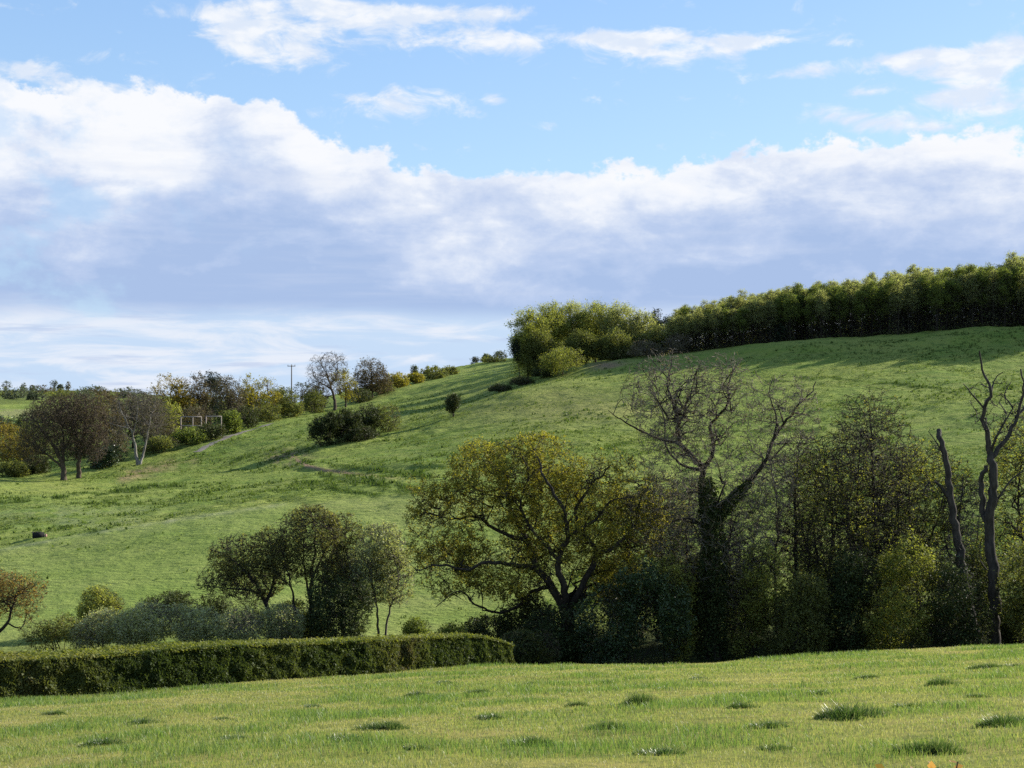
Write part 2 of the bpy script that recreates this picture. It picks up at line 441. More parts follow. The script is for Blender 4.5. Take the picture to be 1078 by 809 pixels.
def ground_mat(name, kind):
    m, nt, N, L = nmat(name)
    geo = N.new('ShaderNodeNewGeometry')
    def noise(scale, detail=4, stretch=None, rough=.55):
        nz = N.new('ShaderNodeTexNoise'); nz.inputs['Scale'].default_value = scale; nz.inputs['Detail'].default_value = detail
        nz.inputs['Roughness'].default_value = rough
        if stretch:
            mp = N.new('ShaderNodeMapping'); mp.inputs['Scale'].default_value = stretch
            L.new(geo.outputs['Position'], mp.inputs[0]); L.new(mp.outputs[0], nz.inputs['Vector'])
        else: L.new(geo.outputs['Position'], nz.inputs['Vector'])
        return nz.outputs[0]
    def mixc(fac, a, b):
        mx = N.new('ShaderNodeMix'); mx.data_type = 'RGBA'
        if isinstance(fac, float): mx.inputs[0].default_value = fac
        else: L.new(fac, mx.inputs[0])
        for s, i in ((a, 6), (b, 7)):
            if isinstance(s, tuple): mx.inputs[i].default_value = (*s, 1)
            else: L.new(s, mx.inputs[i])
        return mx.outputs[2]
    def attr(n):
        a = N.new('ShaderNodeAttribute'); a.attribute_name = n; return a.outputs['Fac']
    def rng_(s, a, b):
        mr = N.new('ShaderNodeMapRange'); mr.inputs[1].default_value = a; mr.inputs[2].default_value = b; L.new(s, mr.inputs[0]); return mr.outputs[0]
    if kind == 'field':
        c = ramp(N, [(.25, (0.096, 0.122, 0.027)), (.5, (0.160, 0.162, 0.037)), (.75, (0.213, 0.176, 0.061))]); L.new(noise(.35, 5), c.inputs[0])
        colr = mixc(rng_(noise(2.5, 5), .45, .75), c.outputs[0], (0.064, 0.083, 0.022))
        h = noise(9, 4); bs, bd = .5, .05
    else:
        c = ramp(N, [(.3, (0.101, 0.153, 0.030)), (.5, (0.149, 0.197, 0.041)), (.72, (0.202, 0.225, 0.057))]); L.new(noise(.055, 5), c.inputs[0])
        colr = mixc(rng_(noise(.5, 6, (.35, 1.2, 1)), .42, .72), c.outputs[0], (0.179, 0.203, 0.055))
        colr = mixc(rng_(noise(1.1, 5, (.5, 1, 1)), .54, .70), colr, (0.072, 0.115, 0.027))
        low = mixc(rng_(noise(.25, 5, (.18, .5, 1)), .35, .7), (0.142, 0.192, 0.043), (0.197, 0.225, 0.067))
        low = mixc(rng_(noise(1.6, 5, (.25, 1.3, 1)), .5, .8), low, (0.113, 0.165, 0.036))
        colr = mixc(attr('lower'), colr, low)
        colr = mixc(attr('rough'), colr, (0.054, 0.087, 0.021))
        colr = mixc(attr('pale'), colr, (0.276, 0.274, 0.184))
        colr = mixc(attr('dry'), colr, (0.223, 0.171, 0.086))
        colr = mixc(attr('mud'), colr, (.20, .135, .09))
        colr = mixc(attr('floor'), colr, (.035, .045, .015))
        colr = mixc(attr('farm'), colr, (.17, .18, .07))
        h = noise(1.6, 6, (.6, 1, 1), .62); bs, bd = 1.0, .5
    b = N.new('ShaderNodeBsdfPrincipled'); b.inputs['Roughness'].default_value = .9; b.inputs['Specular IOR Level'].default_value = .03
    L.new(colr, b.inputs['Base Color'])
    bp = N.new('ShaderNodeBump'); bp.inputs['Strength'].default_value = bs; bp.inputs['Distance'].default_value = bd
    L.new(h, bp.inputs['Height']); L.new(bp.outputs[0], b.inputs['Normal'])
    o = N.new('ShaderNodeOutputMaterial'); L.new(b.outputs[0], o.inputs[0])
    return m

def brk(PX, PY, s=30): return fbm(PX/s, PY/(s*.4), 77, 3)
TERR = [(-200, 600), (0, 579), (70, 566), (150, 553), (230, 541), (300, 531), (380, 524), (450, 519), (560, 512)]
def a_lower(X, Y, PX, PY):
    ty = np.interp(PX, *zip(*TERR)); return (sstep(-2, 3, PY-ty+1.5*brk(PX, PY, 14)))*sstep(640, 420, PX)*(Y < 200)
def a_pale(X, Y, PX, PY):
    d = seg_dist(PX, PY, TERR[1:6])
    return .3*np.exp(-(d/1.8)**2)*(Y < 200)*(.5+1.2*np.clip(brk(PX, PY, 12)+.2, 0, 1)) + .25*np.exp(-((PY-545)/12)**2-((PX-90)/110)**2)*(Y < 220)*np.clip(.5+2*brk(PX, PY, 8), 0, 1)
RUTS = [[(0, 530), (90, 521), (200, 510)], [(245, 487), (262, 479), (288, 473)], [(318, 485), (345, 490), (385, 494), (450, 501)], [(340, 500), (400, 510), (440, 516)], [(310, 505), (370, 519), (400, 521)],  # third line: rough grass, and the bank's shaded face painted dark
        [(800, 402), (850, 398), (900, 400), (990, 410)], [(640, 470), (760, 455), (870, 452)]]
def a_rough(X, Y, PX, PY):
    r = 0*PX
    for k, pl in enumerate(RUTS):
        d = seg_dist(PX, PY+3*brk(PX, PY, 20), pl); r = np.maximum(r, np.exp(-(d/(2.0 if k != 3 else 5))**2)*np.clip(.7+2.2*brk(PX, PY, 9), 0, 1))
    return r*(Y > 125)*(Y < 300)*.9
def a_dry(X, Y, PX, PY):
    d = seg_dist(PX, PY, [(130, 502), (165, 494), (205, 484)])
    g = np.exp(-(d/6)**2)*np.clip(.6+1.8*brk(PX, PY, 16), 0, 1)
    return np.clip(g+.35*np.exp(-((PY-430)/22)**2-((PX-600)/110)**2), 0, 1)*(Y > 125)  # second term: broad straw-coloured tint over the spur top
def a_mud(X, Y, PX, PY):
    g = np.clip(1.5*np.exp(-((PX-303)/17)**2-((PY-482)/7)**2), 0, 1)*np.clip(.85+3*brk(PX, PY, 7), 0, 1)
    d = seg_dist(PX, PY, [(312, 484), (322, 490), (340, 495), (370, 499), (450, 507)])
    g = np.maximum(g, 1.2*np.exp(-(d/1.7)**2)*sstep(460, 330, PX))
    g = np.maximum(g, .9*np.exp(-((PX-640)/22)**2-((PY-385)/5)**2)*(Y > 250))
    return np.clip(g, 0, 1)*(Y > 150)*(Y < 290)
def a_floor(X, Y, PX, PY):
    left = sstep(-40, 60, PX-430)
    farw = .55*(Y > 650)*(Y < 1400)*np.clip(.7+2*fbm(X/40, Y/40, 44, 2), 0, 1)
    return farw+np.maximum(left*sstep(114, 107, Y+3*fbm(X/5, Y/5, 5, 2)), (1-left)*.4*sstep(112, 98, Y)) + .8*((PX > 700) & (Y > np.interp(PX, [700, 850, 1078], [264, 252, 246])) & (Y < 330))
def a_farm(X, Y, PX, PY):
    return ((Y > 520) & (Y < 640))*1.0*(fbm(X/60, Y/60, 9, 2) > -.15)
us = np.concatenate([np.linspace(-1.3, -.45, 60)[:-1], np.linspace(-.45, .45, 680), np.linspace(.45, 1.3, 60)[1:]])
usf = np.concatenate([np.linspace(-1.5, -.45, 40)[:-1], np.linspace(-.45, .45, 300), np.linspace(.45, 1.5, 40)[1:]])
DSPLIT = 92.0
grid('field', usf, np.geomspace(1.5, DSPLIT, 330), ground_mat('pasture_ground', 'field'), {})
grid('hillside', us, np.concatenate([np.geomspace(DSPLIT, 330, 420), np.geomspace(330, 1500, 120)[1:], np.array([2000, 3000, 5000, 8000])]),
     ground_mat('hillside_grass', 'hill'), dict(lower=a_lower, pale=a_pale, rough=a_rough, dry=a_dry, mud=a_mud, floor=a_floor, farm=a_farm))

# farm track draped on the hillside
def strip(name, pl, width, mat):
    pts = smooth_path(np.array([[*(base(px, D)[:2]), 0] for px, D in pl]), .7)
    d = np.gradient(pts, axis=0); d /= np.linalg.norm(d, axis=1, keepdims=True); nrm = np.stack([-d[:, 1], d[:, 0]], 1)
    cols_ = np.linspace(-1, 1, 5); V = []
    for c in cols_:
        w = width*.5*(1+.6*fbm(pts[:, 0]/1.7, pts[:, 1]/1.7+c*9, 41, 2))
        xy = pts[:, :2]+nrm*(c*w)[:, None]
        V.append(np.stack([xy[:, 0], xy[:, 1], ground(xy[:, 0], xy[:, 1])+.08-.05*abs(c)], 1))
    V = np.stack(V, 1); n = len(pts); idx = np.arange(n*5).reshape(n, 5)
    q = np.stack([idx[:-1, :-1], idx[:-1, 1:], idx[1:, 1:], idx[1:, :-1]], -1).reshape(-1, 4)
    g = Geo(); g.add(V.reshape(-1, 3), q)
    return tag(link(name, g.mesh(name, mat, True)), kind='structure')
strip('farm_track', [(206, 238), (228, 247), (252, 256), (285, 268)], 1.5, flat_mat('track_stone', (.15, .13, .105)))
print('terrain', time.time()-T0)

# ------------------------------------------------------------------ grass
def blades(g, rng, P, h, w, rnd, lean=.5, laz=None):
    n = len(P); az = rng.uniform(0, 2*math.pi, n)
    side = np.stack([np.cos(az), np.sin(az), 0*az], 1)*w[:, None]*.5
    la = rng.uniform(0, 2*math.pi, n) if laz is None else laz
    ln = np.stack([np.cos(la), np.sin(la), 0*la], 1)*(h*lean*rng.uniform(.2, 1.2, n))[:, None]
    upv = np.zeros((n, 3)); upv[:, 2] = h
    mid = P+upv*.6+ln*.35; tip = P+upv*rng.uniform(.85, 1, n)[:, None]+ln
    V = np.stack([P-side, P+side, mid+side*.8, mid-side*.8, tip], 1)
    i = np.arange(n)[:, None]*5
    g.add(V.reshape(-1, 3), i+np.array([0, 1, 2, 3]), rnd)
    k = len(g.v)-1
    g.f.append(i+np.array([3, 2, 4])+g.n-5*n); g.a.append(np.asarray(rnd, np.float32))

def field_grass():
    rng = np.random.default_rng(3); n = 670000
    u = rng.uniform(-.55, .57, n); D = 14+(94-14)*rng.uniform(0, 1, n)**1.05
    px = CX+F*u; k = D < crest(px)+rng.uniform(2, 9, n); u, D = u[k], D[k]; n = len(u)
    x = u*D; y = D; z = ground(x, y)
    pt = fbm(x/2.6, y/2.6, 51, 3); pt2 = fbm(x/.7, y/.7, 61, 2)
    h = .8*(.055+.05*np.clip(pt+.3, 0, 1)+.05*np.clip(pt2+.1, 0, 1))*rng.uniform(.6, 1.5, n)*(D/30)**.3*(1+.7*sstep(.08, .35, pt))
    w = .009*(D/25)**.8
    rnd = np.clip(.55-1.0*pt+.85*(rng.uniform(0, 1, n)-.5)-.2*pt2+.12*fbm(x/9, y/9, 71, 2), 0, 1)
    # fresh fringe by the hedge is greener, taller
    g = Geo(); blades(g, rng, np.stack([x, y, z-.01], 1), h, w, rnd, .6)
    tag(link('pasture_grass', g.mesh('pasture_grass', LM['grass'])), kind='stuff')
field_grass()

def hill_grass():
    rng = np.random.default_rng(4); n = 260000
    u = rng.uniform(-.42, .42, n); D = 112*(300/112)**rng.uniform(0, 1, n)
    px = CX+F*u; x = u*D; z = ground(x, D); py = HZ-F*z/D
    ty = np.interp(px, *zip(*TERR)); low = (py > ty-1) & (px < 600)
    pt = fbm(x/5, D/3, 81, 3)+.6*fbm(x/30, D/20, 83, 2)
    keep = (rng.uniform(0, 1, n) < np.clip(.30+1.6*pt, 0.04, 1)*np.where(low, .05, 1)) & ~((px > 690) & (D > 242))
    rr = a_rough(x, D, px, py); keep |= (rr > .3)
    x, D, z, rr = x[keep], D[keep], z[keep], rr[keep]; n = len(x)
    m = 4
    big = np.repeat(np.where(rng.uniform(0, 1, n) < .12*np.clip(1+4*fbm(x/12, D/8, 85, 2), .1, 3), rng.uniform(1.3, 2.2, n), .9), m)
    x = np.repeat(x, m)+rng.normal(size=n*m)*.16; D = np.repeat(D, m)+rng.normal(size=n*m)*.16; z = np.repeat(z, m); rr = np.repeat(rr, m)
    h = rng.uniform(.08, .24, n*m)*(1+.9*rr)*big; w = rng.uniform(.05, .12, n*m)*big
    g = Geo(); blades(g, rng, np.stack([x, D, z-.06], 1), h, w, np.clip(rng.uniform(0, 1, n*m)-.7*rr-.35*(big > 1), 0, 1), .7)  # larger tufts coloured darker, imitating the shadows between tufts
    tag(link('rough_grass', g.mesh('rough_grass', LM['rough'])), kind='stuff')
hill_grass()

def make_tussock(k, rad, ht, nb):
    rng = np.random.default_rng(900+k); g = Geo()
    r_ = rad*np.sqrt(rng.uniform(0, 1, nb)); a = rng.uniform(0, 2*math.pi, nb)
    lob = 1+.35*np.sin(a*2+k)+.25*np.sin(a*3+2*k)
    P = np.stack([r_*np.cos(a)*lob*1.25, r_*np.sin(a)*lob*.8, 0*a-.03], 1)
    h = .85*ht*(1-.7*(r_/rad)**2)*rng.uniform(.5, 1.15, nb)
    blades(g, rng, P, h, np.full(nb, .016), np.clip(.05+.45*rng.uniform(0, 1, nb)+.35*(r_/rad)**2*rng.uniform(0, 1, nb)+.5*(rng.uniform(0, 1, nb) > .88), 0, 1), .9, laz=a+rng.normal(size=nb)*.6)  # a few blades jump to the pale painted-glint tone
    return g.mesh('grass_tussock', LM['tuss'])
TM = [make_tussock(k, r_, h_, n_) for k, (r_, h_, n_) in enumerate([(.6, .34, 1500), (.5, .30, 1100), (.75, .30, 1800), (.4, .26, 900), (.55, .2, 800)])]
def D_at(px, py):
    u = (px-CX)/F; D = np.linspace(15, 95, 4000)
    z = ground(u*D, D, False); return float(D[np.argmin(np.abs(HZ-F*z/D-py))])
TUS = [(893, 757, 72, 0, 1.3, 'widest dark tussock, with a pale glinting front, in the pasture below the ivy-clad tree'),
       (673, 744, 38, 0, 1.5, 'dark round grass tussock alone in the pasture below the holly'),
       (440, 734, 34, 1, 1.1, 'dark grass tussock nearest the end of the clipped hedge'),
       (408, 768, 52, 2, 1.0, 'dark low tussock in front of the clipped hedge, above a wide paler one'),
       (370, 782, 66, 4, 1.0, 'wide pale green tussock in the pasture in front of the clipped hedge'),
       (562, 786, 46, 3, 1.0, 'small tussock at the bottom middle of the pasture'),
       (985, 792, 66, 2, 1.0, 'large tussock above the dry leaves at the bottom edge of the pasture'),
       (1056, 766, 60, 0, .9, 'large glinting tussock at the right edge of the pasture'),
       (990, 723, 36, 1, 1.3, 'pale tipped tussock in the pasture below the broken snag'),
       (1042, 705, 34, 2, 1.0, 'flat dark tussock near the top of the pasture below the bare dead tree')]
SMT = 'small grass tussock among many scattered over the pasture'
SM = [(844, 703, 30), (917, 715, 26), (1070, 703, 22), (235, 758, 26), (780, 747, 30), (505, 731, 26), (812, 768, 40), (700, 727, 24), (735, 715, 22), (640, 770, 40), (865, 732, 26),
      (330, 745, 28), (150, 764, 34), (60, 752, 26), (520, 757, 34), (250, 780, 44), (110, 785, 46), (30, 770, 36), (700, 795, 50), (820, 790, 44), (640, 720, 18), (940, 700, 18), (470, 720, 20), (440, 790, 40),
      (560, 722, 18), (610, 745, 24), (960, 745, 30), (1030, 735, 28)]
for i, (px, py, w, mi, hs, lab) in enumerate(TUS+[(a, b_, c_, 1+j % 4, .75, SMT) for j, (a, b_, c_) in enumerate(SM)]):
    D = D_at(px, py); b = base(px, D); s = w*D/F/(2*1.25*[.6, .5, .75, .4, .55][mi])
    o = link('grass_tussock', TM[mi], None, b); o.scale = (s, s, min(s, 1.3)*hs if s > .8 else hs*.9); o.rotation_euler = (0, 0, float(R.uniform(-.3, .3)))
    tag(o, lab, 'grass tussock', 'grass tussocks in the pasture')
print('grass', time.time()-T0)

# ------------------------------------------------------------------ clipped hedge
def hedge():
    rng = np.random.default_rng(21)
    pxs = np.linspace(-330, 552, 260); Dh = np.interp(pxs, *HEDGE)
    x = Dh*(pxs-CX)/F; y = Dh
    c = smooth_path(np.stack([x, y, 0*x], 1)[::4], .35)
    d = np.gradient(c, axis=0); d /= np.linalg.norm(d, axis=1, keepdims=True); nr = np.stack([-d[:, 1], d[:, 0]], 1)  # points away (left/back)
    s = np.cumsum(np.r_[0, np.linalg.norm(np.diff(c, axis=0), axis=1)]); S = s[-1]
    root = empty('hedge', [c[len(c)//2][0], c[len(c)//2][1], float(ground(c[len(c)//2:len(c)//2+1, 0], c[len(c)//2:len(c)//2+1, 1])[0])],
                 'long box-clipped dark green hedge along the bottom of the pasture', 'hedge')
    o = np.array(root.location)
    def at(sv, back, h):
        cx_ = np.interp(sv, s, c[:, 0]); cy_ = np.interp(sv, s, c[:, 1]); nx_ = np.interp(sv, s, nr[:, 0]); ny_ = np.interp(sv, s, nr[:, 1])
        X = cx_+nx_*back; Y = cy_+ny_*back; return np.stack([X, Y, ground(cx_, cy_, False)+h], 1)-o
    def wid(sv): return np.interp(sv/S, [0, .35, .6, 1], [2.8, 2.3, 1.7, 1.4])
    def hgt(sv): return np.interp(sv/S, [0, .3, .45, 1], [1.55, 1.55, 1.7, 1.72])+.06*fbm(sv/3, sv*0, 5, 3)
    # woody core
    g = Geo(); m = 400; sv = np.linspace(0, S, m); w = wid(sv); h = hgt(sv)
    prof = [(.16, -.3), (.2, .5), (.18, .93), (.5, .95), (.82, .93), (.85, -.3)]
    V = np.stack([at(sv, w*a, h*b_-(.12 if b_ > .5 else 0)) for a, b_ in prof], 1); idx = np.arange(m*6).reshape(m, 6)
    g.add(V.reshape(-1, 3), np.stack([idx[:-1, :-1], idx[1:, :-1], idx[1:, 1:], idx[:-1, 1:]], -1).reshape(-1, 4))
    link('stem', g.mesh('stem', flat_mat('hedge_wood', (.03, .026, .018))), root)
    # face foliage
    n = 170000; g = Geo()
    sv = rng.uniform(0, S, n); f = rng.uniform(0, 1, n); side = rng.uniform(0, 1, n)
    h = hgt(sv)*f**.9; dep = np.abs(rng.normal(size=n))*.09
    lump = .30*fbm(sv/.8, h/.6, 15, 3)
    back = np.where(side < .8, .05+dep+lump, wid(sv)-.05-dep)
    P = at(sv, back, h+.02)
    hue = .38+.75*fbm(sv/4.5, h*0+2, 17, 3)+.35*fbm(sv/.6, h/.5, 18, 2)
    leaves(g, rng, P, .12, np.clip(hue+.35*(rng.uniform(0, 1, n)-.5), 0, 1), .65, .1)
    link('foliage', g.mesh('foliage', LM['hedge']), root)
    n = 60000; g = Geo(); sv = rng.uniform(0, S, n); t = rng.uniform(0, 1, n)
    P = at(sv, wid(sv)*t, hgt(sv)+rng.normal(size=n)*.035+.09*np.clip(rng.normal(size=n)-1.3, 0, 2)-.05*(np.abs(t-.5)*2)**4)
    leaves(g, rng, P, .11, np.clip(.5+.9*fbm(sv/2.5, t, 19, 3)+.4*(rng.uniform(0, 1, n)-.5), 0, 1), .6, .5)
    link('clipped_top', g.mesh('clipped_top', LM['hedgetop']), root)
hedge()
print('hedge', time.time()-T0)

exec_trees = True
# ------------------------------------------------------------------ near trees along the stream
D0 = 100
# spreading oak
plant('oak_tree', 'broad spreading oak with gnarled limbs and ochre young leaves behind the hedge end', 'tree', 598, D0,
      [(468, 560, 46, 48), (455, 525, 28, 30), (520, 508, 55, 50), (565, 490, 50, 36), (640, 510, 52, 40), (600, 550, 75, 60), (470, 600, 40, 32), (540, 600, 60, 34), (675, 555, 32, 45), (650, 600, 40, 40)],
      [(70, 8, 6), (420, 6, 4), (1900, 4, 3), (6500, 2, 3)], 'oak', 98000, .135, 'dark',
      limbs=[([(600, 697), (598, 668), (597, 636)], .62, .45),
             ([(597, 640), (580, 615), (566, 596), (556, 570), (540, 545), (532, 515), (518, 490), (510, 470)], .34, .05),
             ([(597, 640), (592, 612), (586, 585), (596, 560), (590, 530), (575, 505), (565, 478)], .30, .05),
             ([(600, 640), (614, 608), (626, 582), (612, 556), (606, 535), (622, 510), (640, 490)], .30, .05),
             ([(626, 582), (650, 570), (668, 548), (676, 525), (690, 500)], .17, .04),
             ([(566, 596), (540, 592), (515, 588), (490, 596), (465, 590), (440, 598)], .2, .04),
             ([(556, 570), (525, 560), (500, 545), (478, 548), (450, 540)], .17, .04),
             ([(580, 615), (560, 622), (545, 640), (525, 645), (500, 634), (485, 618), (462, 632)], .16, .03),
             ([(532, 515), (505, 520), (485, 505), (468, 510)], .12, .03),
             ([(596, 560), (625, 545), (640, 525), (665, 520)], .13, .03),
             ([(586, 585), (560, 555), (548, 530), (556, 500), (548, 475)], .15, .03)],
      wig=.17, spread=.16, rk=.022, dep=.7, up=.15, rtip=.014, tone=(0, 1), ds=.95)
# ivy-clad half bare ash
iv, ivb, ivr = plant('ash_tree', 'tall bare-topped ash with thick ivy-clad trunk behind the pasture crest', 'tree', 751, 99,
      [(705, 420, 52, 55), (760, 420, 45, 50), (830, 440, 38, 48), (720, 480, 50, 50), (800, 500, 45, 50), (690, 540, 35, 50), (790, 570, 35, 45), (725, 560, 40, 60), (775, 600, 35, 50)],
      [(75, 7, 5), (420, 5, 4), (2200, 4, 3), (7000, 2, 3)], 'greybud', 12000, .09, 'dark',
      limbs=[([(752, 700), (752, 640), (751, 585), (749, 545)], .62, .45),
             ([(749, 550), (742, 520), (742, 492), (722, 468), (716, 440), (708, 405), (716, 372)], .30, .035),
             ([(751, 555), (764, 535), (785, 512), (806, 490), (818, 465), (832, 442), (852, 418), (862, 402)], .27, .035),
             ([(742, 495), (755, 476), (752, 450), (768, 425), (773, 398), (788, 378)], .17, .03),
             ([(722, 468), (704, 465), (682, 456), (660, 445), (640, 432)], .14, .025),
             ([(742, 500), (722, 490), (708, 470), (706, 440), (690, 400)], .13, .025),
             ([(818, 465), (822, 440), (815, 415), (820, 395)], .10, .025),
             ([(749, 560), (730, 548), (706, 552), (690, 540), (680, 515)], .12, .025),
             ([(751, 590), (768, 572), (778, 545), (790, 540)], .11, .025)],
      wig=.15, dep=.7, up=.25, rtip=.015, twigmat='twig', ds=.9, spread=.1)
def ivy(root, b, rng, D, pl, rad, n, size=.13, name='ivy', mat='ivy'):
    pts = smooth_path(np.array([W(x, y, D)-b for x, y in pl]), .3); g = Geo()
    k = rng.integers(0, len(pts), n); d = rng.normal(size=(n, 3)); d /= np.linalg.norm(d, axis=1, keepdims=True)
    rr = np.interp(k/len(pts), np.linspace(0, 1, len(rad)), rad)*(1+.5*fbm(pts[k, 2]/1.1, np.arctan2(d[:, 1], d[:, 0])*2, 8, 2))
    P = pts[k]+d*(rr*rng.uniform(.75, 1.05, n))[:, None]
    leaves(g, rng, P, size, rng.uniform(0, 1, n), .8, .1)
    link(name, g.mesh(name, LM[mat]), root)
ivy(iv, ivb, ivr, 99, [(752, 700), (752, 640), (751, 585), (748, 540), (743, 510)], [1.2, 1.0, 1.1, .95, .55], 17000)
ivy(iv, ivb, ivr, 99, [(755, 545), (768, 530), (786, 511)], [.6, .5, .3], 2500)
# dead trees
DEADLV = [(10, 6, 5), (30, 4, 4), (90, 3, 3)]
plant('dead_tree', 'bare dead tree with forked antler-like limbs by the right edge', 'tree', 1044, 98,
      [(1045, 430, 28, 40), (1065, 450, 20, 40)], DEADLV, None, 0, .1, 'dead',
      limbs=[([(1046, 690), (1044, 620), (1041, 560), (1042, 505), (1041, 478)], .50, .27),
             ([(1041, 480), (1036, 455), (1031, 435), (1036, 412), (1030, 395), (1022, 370)], .22, .05),
             ([(1031, 432), (1018, 415), (1010, 404)], .08, .03), ([(1036, 415), (1043, 402), (1052, 392)], .08, .03),
             ([(1042, 482), (1058, 462), (1068, 440), (1074, 415), (1070, 390)], .2, .05), ([(1068, 440), (1082, 425), (1090, 400)], .12, .03),
             ([(1041, 476), (1046, 455), (1060, 430)], .12, .04), ([(1060, 430), (1055, 415), (1065, 402)], .06, .025),
             ([(1041, 560), (1033, 535), (1034, 505), (1037, 490)], .26, .15),
             ([(1042, 540), (1055, 515), (1068, 500), (1085, 492)], .12, .03), ([(1044, 610), (1032, 590), (1030, 575)], .05, .02)],
      rtip=.02, wig=.2, dep=.35, parts=('trunk', 'twigs', 'crown'))
plant('dead_snag', 'leaning broken dead trunk with a jagged top beside the antler-like dead tree', 'tree', 1030, 99,
      [(985, 470, 14, 22), (985, 515, 18, 16), (1010, 580, 18, 25)], [(8, 4, 4), (30, 3, 3), (50, 3, 3)], None, 0, .1, 'dead',
      limbs=[([(1029, 690), (1020, 640), (1010, 580), (1003, 540), (998, 500), (991, 465), (990, 452)], .45, .17),
             ([(1001, 530), (990, 512), (978, 508), (972, 520)], .16, .05), ([(993, 478), (985, 465), (978, 455)], .07, .03)],
      rtip=.02, dep=.25, parts=('trunk', 'twigs', 'crown'))
# alders, hazels and the rest on the right
plant('alder_tree', 'straight tall alder thinly hung with yellow-green buds, left of the broken snag', 'tree', 925, 103,
      [(918, 475, 52, 50), (915, 440, 40, 34), (925, 540, 55, 50)], 'mid', 'alder', 5000, .12,
      limbs=[([(926, 695), (924, 600), (921, 520), (919, 460), (917, 428)], .22, .03)], dep=.2, rtip=.015, wig=.14)
plant('alder_tree', 'slim dark pole-like trunk with thin twigs just right of the ivy-clad ash', 'tree', 838, 105,
      [(842, 490, 30, 40), (838, 560, 32, 45)], 'small', 'greybud', 3960, .12,
      limbs=[([(837, 690), (838, 600), (838, 530), (842, 465)], .22, .04)], dep=.15, rtip=.015)
plant('alder_tree', 'thin grey leaning tree close behind the right limb of the ivy-clad ash', 'tree', 812, 108,
      [(812, 520, 30, 45), (815, 580, 32, 45)], 'small', 'greybud', 3240, .12, 'grey',
      limbs=[([(818, 690), (815, 600), (818, 540), (810, 480)], .15, .03)], dep=.15, rtip=.015)
plant('hazel_tree', 'many-stemmed hazel with arching dark stems and yellow young leaves', 'tree', 880, 101,
      [(875, 500, 42, 45), (880, 560, 48, 50), (860, 600, 35, 35)], 'mid', 'hazel', 6500, .13,
      limbs=[([(876, 692), (872, 620), (880, 560), (872, 500), (868, 460)], .14, .03), ([(882, 692), (896, 610), (888, 550), (898, 500)], .13, .03),
             ([(880, 692), (855, 620), (852, 560), (862, 525)], .12, .03), ([(884, 692), (905, 640), (915, 590)], .1, .03)], dep=.5, rtip=.015, wig=.17)
plant('alder_tree', 'spreading yellow-budded tree standing behind the broken snag', 'tree', 968, 107,
      [(965, 505, 40, 48), (960, 560, 45, 45), (1000, 520, 30, 45)], 'mid', 'hazel', 11000, .14,
      limbs=[([(968, 690), (966, 600), (958, 530), (962, 470)], .18, .03), ([(966, 600), (985, 560), (998, 515)], .12, .03)], dep=.4, rtip=.015, wig=.15)
plant('alder_tree', 'bushy yellow-green tree standing behind the antler-like dead tree', 'tree', 1076, 108,
      [(1070, 520, 45, 45), (1085, 470, 45, 50), (1060, 580, 45, 40)], 'mid', 'hazel', 11000, .135,
      limbs=[([(1076, 690), (1080, 600), (1075, 520), (1085, 450)], .2, .03)], dep=.4, rtip=.015, wig=.15)
plant('alder_tree', 'twiggy brown tree filling the gap between the oak and the ivy-clad ash', 'tree', 700, 105,
      [(695, 540, 35, 45), (710, 600, 32, 40)], 'small', 'alder', 6300, .13, r=.14, rtip=.015)
bush('big glossy dark holly at the foot of the oak, right side', 662, 96, [(640, 655, 38, 42), (672, 640, 40, 48), (705, 650, 26, 48), (680, 610, 25, 25)], 'holly', 34000, .14, 'mid', name='holly_bush', cat='holly')
bush('yellowish leafy shrub leaning against the holly beside the ivy-clad ash', 705, 98, [(705, 620, 28, 36), (715, 660, 18, 36)], 'hazel', 9000, .13, 'mid')
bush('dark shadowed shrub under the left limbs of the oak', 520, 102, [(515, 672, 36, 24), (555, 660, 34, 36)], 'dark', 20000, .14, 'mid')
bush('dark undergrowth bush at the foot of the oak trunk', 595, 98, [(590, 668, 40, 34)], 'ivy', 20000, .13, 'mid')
bush('tangled shrub with pale glossy leaves right beside the ivy-clad trunk', 792, 98, [(785, 650, 22, 42), (800, 620, 28, 50)], 'hazel', 13000, .13, 'mid', tone=(0, .8))
bush('low olive bush at the pasture crest below the slim pole-like trunk', 840, 97, [(838, 660, 38, 36), (850, 630, 25, 30)], 'olive', 17000, .13, 'mid')
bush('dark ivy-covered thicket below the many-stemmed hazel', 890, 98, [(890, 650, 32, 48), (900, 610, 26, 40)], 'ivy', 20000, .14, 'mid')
bush('olive hazel bush with light tips between the dark thicket and the snag', 945, 97, [(940, 640, 42, 48), (955, 600, 32, 45)], 'hazel', 22000, .135, 'mid', tone=(0, .75))
bush('dark bush around the foot of the broken snag', 1004, 96.5, [(1004, 635, 30, 52), (985, 660, 25, 30), (1025, 655, 20, 34)], 'ivy', 17000, .13, 'mid')
bush('green bush right of the antler-like dead tree', 1078, 96, [(1076, 620, 26, 52), (1095, 640, 30, 50)], 'olive', 18000, .135, 'mid')
bush('shady bush seen between the two dead trunks', 1034, 104, [(1035, 620, 28, 50)], 'olive', 9000, .14, 'mid')
bush('dark tangled bush in the gap between the holly and the ivy-clad trunk', 726, 104, [(726, 645, 22, 48), (735, 610, 16, 30)], 'olive', 12000, .14, 'mid', tone=(0, .7))
bush('low bush at the crest beside the foot of the antler-like dead tree', 1060, 101, [(1060, 660, 20, 30), (1075, 668, 20, 20)], 'dark', 9000, .14, 'mid')
bush('olive undergrowth around the stems of the domed alder', 312, 104, [(310, 655, 24, 24), (330, 660, 18, 18)], 'olive', 9000, .13, 'mid', tone=(0, .7))
